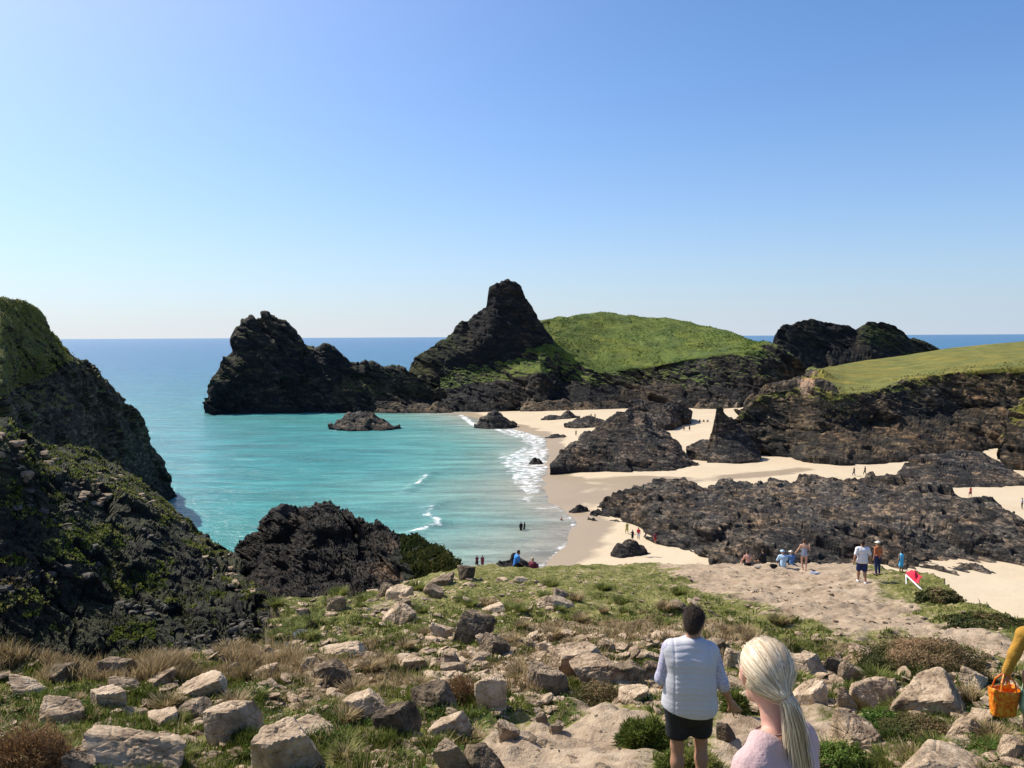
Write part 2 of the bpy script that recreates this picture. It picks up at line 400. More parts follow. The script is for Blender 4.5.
xs = np.concatenate([-np.geomspace(60000, 90, 60), np.arange(-88, -45, 1.6), np.arange(-45, 32, .55), np.arange(33, 120, 3.), np.geomspace(122, 60000, 50)])
ys = np.concatenate([[20, 40, 60, 75], np.arange(85, 200, .7), np.arange(200, 352, 1.1), np.geomspace(355, 60000, 120)])
X, Yg = np.meshgrid(xs, ys); S = shore(X, Yg)
depth = np.clip(-S, 0, None)
pw = np.stack([X, Yg, 0*X], -1)
foam = np.zeros_like(X); Zw = np.zeros_like(X)
def pl(pts): q = G(np.array([a for a, b in pts], float), np.array([b for a, b in pts], float), 0.); return q[:, :2]
FO = pl([(470, 424), (500, 428), (523, 430), (546, 438), (549, 452), (548, 471), (540, 486), (530, 504), (518, 499), (525, 492), (508, 480), (513, 473), (502, 463), (500, 457), (517, 452), (527, 445), (517, 438), (495, 431)])
near = (np.abs(X) < 60) & (Yg < 352)
nz = fbm(pw*.25+5, 4)
sd = seg_dist(X, Yg, np.vstack([FO, FO[:1]])); ins = inpoly(X, Yg, FO)
foam = np.where(near, sstep(-2.2, 1.5, np.where(ins, sd, -sd)+3.5*nz)*.74, 0)
for line, wdt, amp in ((pl([(461, 415), (467, 420), (475, 426)]), 1.6, .95), (pl([(430, 508), (428, 514), (437, 519), (438, 525), (424, 530), (413, 534)]), .9, .85), (pl([(425, 476), (424, 480), (417, 485)]), .8, .8),
                       (pl([(524, 509), (556, 508), (573, 520), (571, 536), (559, 551), (540, 567)]), .5, .65), (pl([(500, 452), (515, 462), (525, 480)]), 1.5, .5),
                       (pl([(330, 414), (300, 413), (265, 412), (240, 411), (214, 405)]), 1.6, .42), (pl([(398, 431), (360, 433), (330, 430)]), .8, .4),
                       (pl([(400, 414), (430, 414), (455, 412)]), 1.3, .4)):
    q = seg_dist(X, Yg, line); foam = np.maximum(foam, np.where(near | (Yg < 360), amp*np.exp(-(q/wdt)**2)*(1+.8*nz), 0))
foam = np.maximum(foam, .34*sstep(7, 0, depth)*sstep(175, 150, Yg)*near*(1+1.2*nz))
# gentle swell, and the small waves that stand up before they break
sw = .10*np.sin((Yg*.55+X*.18)*.5 + 3*perlin(pw*.03)) * sstep(3, 25, depth)
for line, hgt in ((pl([(440, 522), (424, 530), (410, 536)]), .45), (pl([(440, 503), (430, 508)]), .3), (pl([(432, 473), (418, 485), (405, 492)]), .35), (pl([(504, 462), (518, 450), (530, 446)]), .25)):
    sw = sw + hgt*np.exp(-(seg_dist(X, Yg, line)/1.6)**2)
fade = ((Yg < 352) & (X > -88) & (X < 100)); Zw = np.where(fade, sw*sstep(352, 300, Yg), 0)
Zw = Zw + np.where((-S < 1), 0.0, 0.0)
me = mesh('sea', np.stack([X, Yg, Zw], -1).reshape(-1, 3), grid_faces(*X.shape), True, dict(depth=depth, foam=np.clip(foam, 0, 1)))
m, nt, b = newmat('sea_water'); n = N(nt); co = n.coord()
dpt = n.attr('depth'); big = n.noise(n.scalev(co, (.6, 1.6, 1)), .022, 5, .6)
lg = n.math('DIVIDE', n.math('LOGARITHM', n.math('ADD', n.math('MULTIPLY', dpt, n.math('ADD', .55, n.math('MULTIPLY', big, .9))), 1.0), math.e), 8.0)
# ln(1+d)/8 : 0 m=0, 3 m=.17, 10 m=.30, 30 m=.43, 100 m=.58, 300 m=.71, 1 km=.86
colr = n.ramp(lg, [(0., (.36, .31, .24)), (.19, (.36, .34, .27)), (.31, (.27, .35, .29)), (.41, (.13, .33, .29)), (.49, (.052, .265, .25)), (.58, (.036, .22, .24)), (.68, (.030, .175, .24)), (.80, (.030, .15, .26)), (1., (.032, .135, .27))])
pt = n.ramp(n.noise(n.scalev(co, (.5, 1.8, 1), (0, 0, .3)), .05, 5, .65), [(.42, 0.), (.62, .55)])
colr = n.mix(pt, colr, n.mix(.5, colr, (.02, .13, .16)))
rip = n.noise(n.scalev(co, (.22, 1.1, 1), (0, 0, -.2)), .22, 6, .68); colr = n.mix(1.0, colr, n.ramp(rip, [(.36, .72), (.5, 1.0), (.64, 1.35)]), 'MULTIPLY')  # sunlit and darker ripple streaks are painted into the water colour
fa = n.attr('foam'); fn = n.noise(co, .55, 7, .72); fn2 = n.vor(n.scalev(co, (1, 1, 1)), .8, 'SMOOTH_F1')
fm = n.math('MULTIPLY', n.math('SUBTRACT', n.math('ADD', fa, n.math('ADD', n.math('MULTIPLY', n.math('SUBTRACT', fn, .5), 2.6), n.math('MULTIPLY', n.math('SUBTRACT', fn2, .5), .5))), .48), 1.8, True)
fm = n.math('MULTIPLY', fm, n.math('MULTIPLY', fa, 5., True))
c = n.mix(fm, colr, (.82, .84, .84))
n.l(c, b.inputs['Base Color'])
n.l(n.math('ADD', .16, n.math('MULTIPLY', fm, .6)), b.inputs['Roughness'])
b.inputs['Specular IOR Level'].default_value = 0.
w1 = n.noise(n.scalev(co, (.45, 1.3, 1), (0, 0, -.25)), .9, 6, .62); w2 = n.noise(n.scalev(co, (.4, 1.2, 1), (0, 0, .2)), .16, 5, .6)
hh = n.math('ADD', n.math('MULTIPLY', w1, .5), n.math('MULTIPLY', n.math('ADD', w2, n.math('MULTIPLY', rip, 2.2)), 1.6))
bp_ = n.bump(hh, .8, .55); n.l(bp_, b.inputs['Normal'])
gl = n.n('ShaderNodeBsdfGlossy'); gl.inputs['Roughness'].default_value = .22; n.l(bp_, gl.inputs['Normal'])
fr = n.n('ShaderNodeFresnel'); fr.inputs['IOR'].default_value = 1.33; n.l(bp_, fr.inputs['Normal'])
# wind-roughened water never mirrors fully at grazing angles
ff = n.math('MULTIPLY', n.math('MINIMUM', fr.outputs[0], .50), n.math('SUBTRACT', 1.0, fm))
mxs = n.n('ShaderNodeMixShader'); n.l(ff, mxs.inputs[0]); n.l(b.outputs[0], mxs.inputs[1]); n.l(gl.outputs[0], mxs.inputs[2]); n.l(mxs.outputs[0], nt.nodes['Material Output'].inputs['Surface'])
tag(link('sea', me, m), kind='structure')
# sea bed so that the water sheet never floats over nothing
me = mesh('sea_bed', [(-60000, -2000, -8), (60000, -2000, -8), (60000, 60000, -8), (-60000, 60000, -8)], [(0, 1, 2, 3)])
tag(link('sea_bed', me, plain('sea_bed_sand', (.4, .35, .25))), kind='structure')
# ------------------------------------------------------------------ rock masses: lofted from foot to crest and down the far side
def rdisp(Pp, nrm, u, amp, seed=0, cliff=1.0, crisp=False):
    """rock relief; u = size of the big blocks in metres"""
    rot = np.array(Euler((R(22), R(-38), R(10))).to_matrix())
    q = (Pp @ rot.T)/u; q = q*np.array([.75, 1, 2.4])+seed*3.7
    wq = q + .35*np.stack([perlin(q*1.3+a) for a in (1., 7., 13.)], -1)
    f1, c1 = facets(wq, seed); f2, c2 = facets(wq*2.7+4, seed+3); f3, c3 = facets(wq*6.5+9, seed+5)
    f0, c0 = facets(wq*.38+2, seed+8)
    d = 1.5*f0 + .75*f1 + .30*f2 + .09*f3 - .22*(1-c0) - .07*(1-c1) - .02*(1-c2)
    d = d + 1.6*perlin(Pp/(u*3.2)+seed) + .5*fbm(q*.6+2, 5, True) + .35*fbm(q*2.0+6, 5)
    if crisp:
        f4, c4 = facets(wq*15+3, seed+11); d = d + .15*f3 + .09*f4 - .12*(1-c1) - .05*(1-c2) - .03*(1-c3)
    if d.ndim == 2 and crisp != True:      # let block edges run over a couple of faces instead of tearing between them
        for _ in range(1):
            d[1:-1] = .25*d[:-2]+.5*d[1:-1]+.25*d[2:]; d[:, 1:-1] = .25*d[:, :-2]+.5*d[:, 1:-1]+.25*d[:, 2:]
        d = d + .06*fbm(q*7, 2)
    return Pp + nrm*(d*amp*cliff)[..., None]*u
def loft(name, px0, px1, rows, ncol, nrows, thick, mat, u, amp, grass=None, bare=None, cat=None, label=None, kind=None, wetz=1.3, seed=1, endpow=1.0, backp=1.6, zend=-3., gup=1.0, smoothg=.35, gfun=None, bulge=0.0, crisp=2):
    xs = np.linspace(px0, px1, ncol)
    base = []
    for r in rows:
        r = np.array(r, float); r[:, 1] -= (2.0 if r is not None and len(base) == len(rows)-1 and u > 1.5 else 0); base.append(np.stack([xs, np.interp(xs, r[:, 0], r[:, 1]), np.interp(xs, r[:, 0], r[:, 2])], -1))
    pts = [P(b[:, 0], b[:, 1], b[:, 2]) for b in base]
    foot = pts[0].copy(); foot[:, 2] -= 3.0; foot[:, 1] -= .4
    segs = [foot] + pts
    outr = [foot]; kind_r = [0.]
    for k in range(len(segs)-1):
        cnt = 4 if k == 0 else nrows[k-1]
        for j in range(1, cnt+1):
            t = j/cnt; a = segs[k]*(1-t)+segs[k+1]*t
            if bulge and k > 0: a[:, 1] -= bulge*math.sin(t*math.pi)
            outr.append(a); kind_r.append(k-1+t)
    C = pts[-1]; dr = C.copy(); dr[:, 2] = 0; dr /= np.linalg.norm(dr, axis=1)[:, None]
    th = np.interp(xs, [a for a, b in thick], [b for a, b in thick]) if isinstance(thick, list) else np.full(ncol, thick)
    nb = max(14, sum(nrows)//3)
    for j in range(1, nb+1):
        s = (j/nb)
        a = C + dr*(th*s)[:, None]; a[:, 2] = C[:, 2]-(C[:, 2]-zend)*s**backp
        outr.append(a); kind_r.append(len(rows)-1+s)
    A = np.array(outr); kr = np.array(kind_r)
    # soften the row kinks
    for _ in range(3):
        A[2:-1] = .25*A[1:-2]+.5*A[2:-1]+.25*A[3:]
    nrm = grid_normals(A)
    if (nrm[:, :, 2].mean() < 0): nrm = -nrm
    gr = np.zeros(A.shape[:2])
    KR = np.repeat(kr[:, None], ncol, 1); XS = np.repeat(xs[None], len(kr), 0)
    if grass: gr = grass(XS, KR, A, nrm)
    ns = .5*perlin(A/(u*2)+3.)+.5*perlin(A/(u*.8)+5.)
    gsoft = np.clip(gr, 0, 1)
    ampf = 1-(1-smoothg)*sstep(.4, .9, gsoft)
    B = rdisp(A, nrm, u, amp, seed, 1.0, crisp)
    B = A + (B-A)*ampf[..., None]
    n2 = grid_normals(B)
    if (n2[:, :, 2].mean() < 0): n2 = -n2
    n2b = grid_normals(A); 
    up = np.clip(n2[..., 2], 0, 1)
    g2 = np.clip(gr + (up-.45)*gup*(gr > .05), 0, 1)
    LASTB[name] = (B, KR, XS, n2)
    br = bare(XS, KR, A, nrm) if bare else np.zeros_like(gr)
    wet = 1-sstep(wetz*.6, wetz*1.5, B[..., 2]+.6*ns)
    V = B.reshape(-1, 3); V, c = recentre(V)
    fc = grid_faces(*A.shape[:2])[:, ::-1]
    me = mesh(name, V, fc, False, dict(grass=g2, bare=br, wet=wet))
    o = link(name, me, mat, loc=c); tag(o, label, cat, None, kind); return o

def scrub(name, B, keep, cnt, size, mat, seed, lab, tone=.35):
    rs = np.random.default_rng(seed); r = rs.integers(1, B.shape[0]-1, cnt); c = rs.integers(1, B.shape[1]-1, cnt)
    fr_ = rs.random((cnt, 2, 1)); p = B[r, c]*(1-fr_[:, 0]) + B[r-1, c]*fr_[:, 0]; p = p + (B[r, c-1]-B[r, c])*fr_[:, 1]
    k = keep(r, c, p); p = p[k]; m_ = len(p)
    s_ = size*rs.uniform(.5, 1.5, (m_, 1)); u = rs.normal(size=(m_, 3)); u[:, 2] = np.abs(u[:, 2])+.4; u /= np.linalg.norm(u, axis=1)[:, None]
    t1 = np.cross(u, rs.normal(size=(m_, 3))); t1 /= np.linalg.norm(t1, axis=1)[:, None]
    b0 = p-np.array([0, 0, .1])*size; V = np.stack([b0-t1*s_*.35, b0+t1*s_*.35, b0+t1*s_*.22+u*s_, b0-t1*s_*.22+u*s_], 1).reshape(-1, 3)
    tn = np.clip(tone+.5*perlin(p/(size*9))+.3*perlin(p/(size*30))+rs.normal(size=m_)*.13, 0, 1)
    tag(link(name, mesh(name, V, np.arange(4*m_).reshape(-1, 4), False, dict(tone=np.repeat(tn, 4))), M[mat]), lab, kind='stuff')
LASTB = {}
def gcols(pairs):
    a = np.array(pairs, float); return lambda x: np.interp(x, a[:, 0], a[:, 1])

# far-left sea stack
loft('sea_stack', 205, 470, [
    [(205, 404, 318), (212, 408, 318), (240, 411, 322), (300, 411, 326), (330, 413, 324), (370, 411, 326), (400, 414, 322), (440, 413, 326), (470, 410, 330)],
    [(205, 402, 320), (215, 385, 322), (240, 375, 325), (300, 385, 328), (330, 392, 328), (380, 397, 330), (430, 400, 332), (470, 405, 334)],
    [(205, 400, 322), (210, 392, 326), (222, 360, 330), (232, 352, 334), (236, 331, 337), (243, 327, 338), (252, 324, 338), (262, 320, 340), (268, 317, 340), (285, 322, 340), (297, 337, 340), (303, 349, 339), (318, 352, 338), (325, 348, 338), (337, 350, 338), (350, 364, 338), (358, 368, 337), (365, 362, 337), (380, 373, 337), (395, 370, 337), (412, 375, 336), (430, 385, 338), (470, 404, 340)]],
    400, [40, 70], [(205, 6), (240, 34), (300, 40), (400, 25), (470, 6)], M['stack_rock'], 7.5, .17, seed=2,
    grass=lambda x, k, A, n: np.clip(.15+.35*perlin(A*.06), 0, 1)*(k > 1), cat='sea stack', label='dark ragged sea stack standing in the sea at left, ending in a low saddle', wetz=2.0, backp=1.8)
# the steep pinnacle
loft('pinnacle', 395, 610, [
    [(395, 413, 336), (430, 413, 336), (480, 412, 340), (610, 405, 350)],
    [(395, 395, 342), (412, 378, 344), (440, 366, 346), (480, 345, 348), (500, 325, 352), (530, 330, 352), (560, 350, 354), (610, 385, 356)],
    [(395, 386, 346), (405, 376, 348), (412, 363, 350), (430, 350, 352), (445, 341, 353), (455, 329, 355), (462, 322, 356), (468, 323, 357), (474, 317, 357), (482, 312, 358), (486, 308, 358), (488, 297, 359), (490, 289, 360), (496, 284, 360), (505, 283, 360), (515, 284, 360), (522, 291, 360), (529, 302, 359), (535, 314, 358), (542, 329, 358), (560, 352, 357), (610, 385, 356)]],
    340, [60, 80], [(395, 8), (500, 30), (610, 12)], M['stack_rock'], 6.0, .11, seed=5,
    grass=lambda x, k, A, n: np.clip(.38+.5*perlin(A*.05), 0, 1)*sstep(485, 440, x)*(k > .6), cat='sea stack', label='tall dark rock pinnacle with a blunt tower, highest point of the bay')
# the island with the green back
edge = gcols([(440, 372), (500, 352), (545, 345), (575, 352), (592, 368), (600, 371), (640, 366), (700, 356), (757, 349), (770, 350), (810, 380)])
loft('grassy_island', 440, 812, [
    [(440, 412, 328), (480, 413, 326), (520, 409, 328), (545, 411, 322), (560, 409, 330), (600, 412, 322), (640, 412, 324), (700, 413, 318), (740, 412, 318), (780, 405, 330), (812, 384, 345)],
    [(440, 390, 336), (470, 385, 338), (500, 380, 338), (540, 378, 332), (560, 380, 344), (590, 384, 334), (640, 386, 338), (700, 384, 332), (760, 380, 332), (812, 382, 345)],
    [(440, 378, 342), (470, 364, 346), (500, 357, 350), (545, 348, 350), (575, 355, 352), (592, 370, 342), (600, 372, 342), (640, 367, 344), (700, 357, 346), (757, 350, 346), (780, 362, 342), (812, 381, 346)],
    [(440, 376, 350), (455, 362, 352), (470, 357, 356), (500, 346, 366), (520, 336, 380), (535, 328, 390), (545, 322, 396), (560, 319, 400), (580, 316, 402), (606, 315, 405), (640, 318, 405), (665, 318, 405), (690, 323, 402), (700, 327, 398), (715, 330, 392), (735, 335, 380), (755, 344, 366), (775, 354, 352), (790, 363, 350), (812, 380, 348)]],
    560, [50, 60, 80], [(440, 12), (560, 70), (740, 50), (812, 10)], M['island_rock'], 8.0, .15, seed=9, smoothg=.26,
    grass=lambda x, k, A, n: np.where(k > 1.84+.22*perlin(A*.045), np.interp(x, [440, 505, 560, 585, 752, 768], [.35, .5, .62, .95, .95, .1]), np.where(k > 1.0, np.interp(x, [440, 500, 560, 600, 620], [.28, .38, .50, .30, .12]), 0)),
    kind='structure', wetz=2.0)
# dark island behind, at the right
loft('far_island', 768, 950, [
    [(768, 400, 415), (950, 398, 415)],
    [(768, 372, 425), (790, 345, 430), (850, 350, 432), (870, 345, 432), (910, 358, 432), (950, 370, 430)],
    [(768, 365, 430), (772, 345, 433), (777, 332, 434), (787, 326, 436), (798, 322, 438), (815, 321, 440), (830, 323, 440), (845, 327, 440), (856, 333, 440), (862, 327, 440), (868, 323, 440), (880, 322, 440), (897, 326, 440), (905, 332, 440), (910, 338, 440), (925, 345, 440), (940, 351, 438), (950, 365, 436)]],
    260, [30, 60], [(768, 10), (840, 50), (950, 10)], M['stack_rock'], 9.0, .14, seed=13,
    grass=lambda x, k, A, n: np.clip(.30+.5*perlin(A*.04), 0, 1)*(k > 1)*sstep(850, 870, x), cat='island', label='dark bare-topped twin-humped island on the horizon behind the headland')
# right headland with the pale green pasture
he = [(740, 418, 196), (752, 404, 198), (770, 392, 200), (800, 382, 201), (820, 386, 199), (845, 394, 198), (870, 391, 202), (905, 381, 210), (950, 373, 214), (1000, 367, 214), (1024, 366, 212), (1100, 360, 205), (1200, 350, 200)]
loft('headland', 738, 1200, [
    [(738, 438, 190), (757, 449, 189), (790, 457, 185), (810, 465, 175), (860, 467, 173), (880, 464, 176), (910, 461, 178), (960, 455, 186), (1005, 451, 194), (1024, 450, 196), (1200, 450, 196)],
    [(738, 428, 195), (757, 428, 196), (790, 430, 194), (815, 436, 188), (850, 430, 190), (905, 420, 200), (960, 412, 208), (1024, 408, 206), (1200, 400, 202)],
    he,
    [(738, 416, 198), (752, 402, 200), (770, 388, 208), (800, 377, 225), (812, 372, 240), (830, 369, 262), (860, 363, 285), (900, 358, 300), (950, 350, 310), (1000, 345, 315), (1024, 343, 318), (1100, 337, 320), (1200, 330, 330)]],
    560, [60, 60, 60], [(738, 15), (800, 40), (900, 80), (1200, 90)], M['head_rock'], 6.0, .16, seed=21, smoothg=.05,
    grass=lambda x, k, A, n: np.where((k > 1.96+.16*perlin(A*.07)+.5*sstep(850, 812, x)), sstep(796, 840, x+22*perlin(A*.05))*1.0, 0)+np.where((k > 1.75) & (k <= 2), .30+.3*perlin(A*.1), 0),
    bare=lambda x, k, A, n: np.exp(-((x-806)/9.)**2-((k-2.1)/.35)**2)*.9+.22*sstep(870, 790, x)*(k > .8)*(k < 2.3), kind='structure', wetz=3.6)
loft('cliff_buttress', 1000, 1130, [
    [(1000, 462, 166), (1012, 463, 164), (1024, 464, 163), (1130, 468, 160)],
    [(1000, 445, 168), (1005, 436, 169), (1024, 430, 169), (1130, 420, 168)],
    [(1000, 442, 170), (1004, 425, 172), (1010, 411, 174), (1024, 402, 176), (1060, 392, 178), (1130, 385, 180)]],
    120, [30, 40], 14, M['head_rock'], 4.0, .16, seed=25, grass=lambda x, k, A, n: np.clip(.3+.5*perlin(A*.1), 0, 1)*(k > 1), cat='rock', label='sunlit rock buttress at the right edge above the back of the beach', wetz=3.5)
# rocks on the beach
loft('beach_rock', 550, 698, [
    [(550, 468, 176), (580, 467, 177), (610, 470, 175), (640, 474, 172), (665, 474, 172), (690, 468, 176), (698, 466, 178)],
    [(550, 466, 177), (566, 456, 179), (600, 445, 181), (640, 444, 180), (675, 456, 178), (698, 464, 179)],
    [(550, 466, 178), (565, 453, 182), (585, 438, 185), (598, 429, 187), (610, 421, 188), (620, 413, 189), (628, 409, 190), (634, 414, 190), (645, 412, 190), (652, 422, 189), (668, 434, 187), (680, 447, 184), (690, 460, 181), (698, 465, 180)]],
    300, [40, 50], [(550, 3), (630, 16), (698, 3)], M['reef_rock'], 3.2, .13, seed=31, cat='rock', label='big rounded dark mound of rock in the middle of the beach, beside the surf', wetz=2.2)
loft('standing_rock', 707, 760, [
    [(707, 461, 181), (720, 462, 180), (740, 463, 179), (755, 461, 180), (760, 459, 181)],
    [(707, 452, 184), (715, 436, 185), (735, 436, 185), (752, 448, 184), (760, 457, 183)],
    [(707, 448, 185), (713, 430, 186), (715, 418, 187), (716, 409, 187), (720, 407, 187), (726, 415, 187), (733, 421, 187), (743, 432, 187), (750, 440, 186), (756, 450, 186), (760, 457, 184)]],
    130, [30, 40], [(707, 3), (735, 9), (760, 2)], M['reef_rock'], 2.2, .11, seed=35, cat='rock', label='dark leaning fin of rock standing upright on the sand by the headland', wetz=2.2,
    grass=lambda x, k, A, n: (k > 1.7)*(x < 728)*.55)
loft('low_rock', 686, 716, [
    [(686, 449, 187), (695, 452, 186), (704, 456, 184), (716, 458, 182)],
    [(686, 447, 188), (693, 443, 189), (700, 440, 189), (708, 438, 188), (716, 436, 187)]],
    90, [30], [(686, 2), (716, 4)], M['reef_rock'], 1.4, .13, seed=37, cat='rock', label='low brown rock at the left foot of the upright fin', wetz=1.6)
loft('reef', 588, 1110, [
    [(588, 519, 132), (620, 524, 127), (636, 522, 127), (640, 534, 119), (653, 543, 114), (682, 547, 111), (706, 556, 105), (712, 562, 101), (760, 575, 97), (850, 580, 94), (945, 581, 94), (1024, 577, 95), (1110, 580, 94)],
    [(588, 517, 134), (610, 512, 134), (636, 507, 132), (650, 512, 124), (690, 522, 119), (715, 525, 113), (770, 528, 108), (830, 532, 106), (900, 530, 106), (960, 536, 105), (1024, 550, 102), (1110, 565, 99)],
    [(588, 515, 136), (597, 512, 138), (609, 502, 140), (625, 494, 142), (641, 489, 142), (668, 484, 143), (690, 487, 143), (709, 492, 142), (716, 484, 144), (723, 480, 146), (740, 483, 146), (756, 483, 148), (770, 479, 150), (785, 480, 150), (835, 482, 150), (870, 484, 150), (899, 481, 148), (915, 479, 144), (934, 485, 138), (957, 493, 130), (986, 503, 122), (1006, 512, 117), (1024, 522, 112), (1060, 540, 106), (1110, 560, 101)]],
    700, [130, 190], [(588, 2), (700, 6), (1024, 6), (1110, 3)], M['reef_rock'], 3.6, .19, crisp=2, seed=41, cat='reef', label='long jagged reef of dark broken rock across the beach behind the people', wetz=1.2, zend=-1,
    bare=lambda x, k, A, n: .35*(perlin(A*.12+3) > .15)*(k < 1.2))
loft('mound_rock', 898, 1024, [
    [(898, 478, 152), (915, 484, 149), (930, 487, 147), (960, 489, 146), (1000, 488, 146), (1024, 483, 148)],
    [(898, 474, 155), (905, 466, 157), (915, 460, 159), (935, 454, 160), (960, 452, 161), (985, 456, 160), (1000, 463, 158), (1012, 472, 155), (1024, 481, 150)]],
    240, [60], [(898, 3), (960, 12), (1024, 3)], M['reef_rock'], 3.0, .12, seed=45, cat='rock', label='smooth dark whaleback rock on the sand at right below the headland', wetz=2.6)
loft('rock_shelf', 628, 692, [
    [(628, 420, 245), (650, 424, 245), (670, 424, 245), (692, 417, 262)],
    [(628, 404, 252), (640, 401, 256), (660, 403, 256), (680, 403, 262), (692, 414, 264)]],
    120, [40], 18, M['reef_rock'], 4.0, .14, seed=47, cat='rock', label='square dark block of rock at the island foot behind the beach mound', wetz=2.)
for (a, b_, yt, yb, sd, lab) in ((474, 517, 413, 429, 51, 'wedge shaped dark rock at the water edge beside the first white surf'),
                             (328, 400, 411, 431, 52, 'low dark rock awash in the turquoise water below the saddle'),
                             (541, 567, 414, 420, 53, 'flat rock on the far sand near the island, left of the pointed one'),
                             (553, 580, 411, 419, 54, 'small pointed rock on the far sand at the island foot'),
                             (564, 614, 417, 428, 55, 'low dark ledge reaching left from the beach mound'),
                             (545, 571, 433, 438, 56, 'thin flat rock on the wet sand above the surf'),
                             (526, 544, 457, 465, 57, 'small black rock surrounded by white surf'),
                             (550, 568, 462, 469, 58, 'small dark rock at the left tip of the beach mound'),
                             (569, 590, 504, 513, 59, 'small dark rock on wet sand left of the reef tip'),
                             (611, 651, 538, 557, 60, 'small dark rock on the sand with two people standing on it'),
                             (480, 548, 555, 578, 61, 'dark seaweed brown rock on which the man in blue and his companion rest'),
                             (648, 676, 416, 425, 62, 'low brown rock on sand below the square block')):
    Yb = {61: 50.5}.get(sd) or {True: 262, False: 0}[False] or None
    if sd == 61: Y = 49.5; zc = None
    else:
        q = onbeach((a+b_)/2, yb) if sd not in (51, 52) else G((a+b_)/2., float(yb), 0.); Y = q[1]
    c = (a+b_)/2; hw = (b_-a)/2; rs = np.random.default_rng(sd)
    dw = min(hw*2*Y/F_*.5, Y*.06)
    foot_ = [(a, yb-(yb-yt)*.22, Y+dw*.5)]+[(c+hw*t, yb, Y) for t in (-.5, 0, .5)]+[(b_, yb-(yb-yt)*.22, Y+dw*.5)]
    prof = [(a, yb-(yb-yt)*.22, Y+dw*.5)]
    for t in np.linspace(-.85, .85, 9):
        hgt = (1-abs(t-rs.uniform(-.1, .1))**2.0)*(.72+.28*rs.random()) if abs(t) > .2 else 1-.12*rs.random()
        if sd == 54: hgt = max(.1, 1-abs(t-.1)*1.6)
        prof.append((c+hw*t, yb-(yb-yt)*hgt, Y+dw*.6))
    prof.append((b_, yb-(yb-yt)*.22, Y+dw*.5))
    hgt_m = (yb-yt)*Y/F_
    loft('rock', a, b_, [foot_, prof], max(40, int((b_-a)*2)), [max(14, int((yb-yt)*1.6))], max(1.5, dw*.9), M['reef_rock'], max(.8, hgt_m*.55), .16, seed=sd, cat='rock', label=lab, wetz=1.0, zend=(13 if sd == 61 else -2))
# outcrop at the left foot of the slope
loft('outcrop', 232, 460, [
    [(232, 566, 76), (245, 580, 66), (262, 600, 59), (285, 618, 54), (300, 614, 54), (330, 604, 54.5), (360, 602, 54), (385, 592, 53), (400, 584, 52.5), (430, 588, 51.5), (450, 582, 51), (460, 576, 51)],
    [(232, 560, 77), (250, 556, 72), (280, 562, 65), (300, 562, 62), (330, 557, 61), (360, 560, 60), (385, 563, 58), (405, 565, 55), (430, 564, 54), (450, 570, 52.5), (460, 574, 51.5)],
    [(232, 558, 78), (240, 549, 78), (248, 541, 77), (262, 532, 75), (280, 522, 73), (298, 512, 71), (312, 506, 70), (322, 504, 69), (330, 507, 68), (338, 514, 67), (350, 517, 66), (365, 524, 65), (380, 528, 64), (392, 532, 63), (402, 534, 62), (418, 540, 60), (432, 548, 57), (445, 557, 55), (454, 566, 53), (460, 573, 52)]],
    460, [90, 90], [(232, 3), (330, 12), (460, 3)], M['crop_rock'], 2.2, .24, crisp=True, seed=71, zend=2, smoothg=.5,
    grass=lambda x, k, A, n: np.interp(x, [395, 404, 455, 462], [0, .95, .95, .3])*(k > .15)+np.interp(x, [300, 345], [.0, .12])*(x < 400)*(k > 1),
    bare=lambda x, k, A, n: 1.1*np.exp(-((x-390)/10.)**2-((k-1.55)/.33)**2)+1.1*np.exp(-((x-388)/16.)**2-((k-.45)/.33)**2),
    cat='rock', label='jagged dark outcrop at the foot of the slope with a green scrub hump', wetz=-5)
# near left hillside, in shade
loft('near_hillside', -150, 288, [
    [(-150, 720, 46), (0, 700, 46), (120, 692, 47), (200, 684, 48), (250, 670, 49), (275, 652, 50), (288, 646, 50)],
    [(-150, 560, 52), (0, 560, 53), (60, 560, 55), (120, 575, 57), (180, 600, 57), (230, 620, 55), (262, 630, 53), (280, 638, 51.5), (288, 643, 50.5)],
    [(-150, 440, 55), (0, 455, 58), (45, 468, 63), (90, 478, 68), (130, 498, 70), (160, 520, 70), (200, 552, 68), (235, 585, 62), (262, 606, 57), (280, 630, 53), (288, 640, 51)],
    [(-150, 415, 60), (-60, 425, 62), (0, 430, 64), (25, 434, 68), (45, 442, 72), (60, 448, 76), (75, 451, 79), (90, 457, 80), (105, 463, 80), (120, 470, 80), (140, 487, 79), (160, 503, 78), (175, 520, 77), (188, 530, 76), (205, 535, 75), (213, 547, 74), (228, 556, 73), (240, 575, 67), (258, 591, 61), (272, 607, 57), (280, 627, 53), (288, 639, 51)]],
    560, [110, 90, 40], [(-150, 20), (90, 14), (230, 6), (288, 2)], M['left_rock'], 2.6, .22, crisp=True, seed=81, zend=0, smoothg=.75,
    grass=lambda x, k, A, n: np.clip(np.where(k > 2.0, np.interp(x, [-150, 20, 45, 60, 160, 200], [.3, .35, .6, 1.0, .9, .4]), np.interp(x, [-150, 120, 180, 288], [.52, .50, .30, .25])) + .35*perlin(A*np.array([.12, .12, .3])), 0, 1),
    kind='structure', wetz=-5)
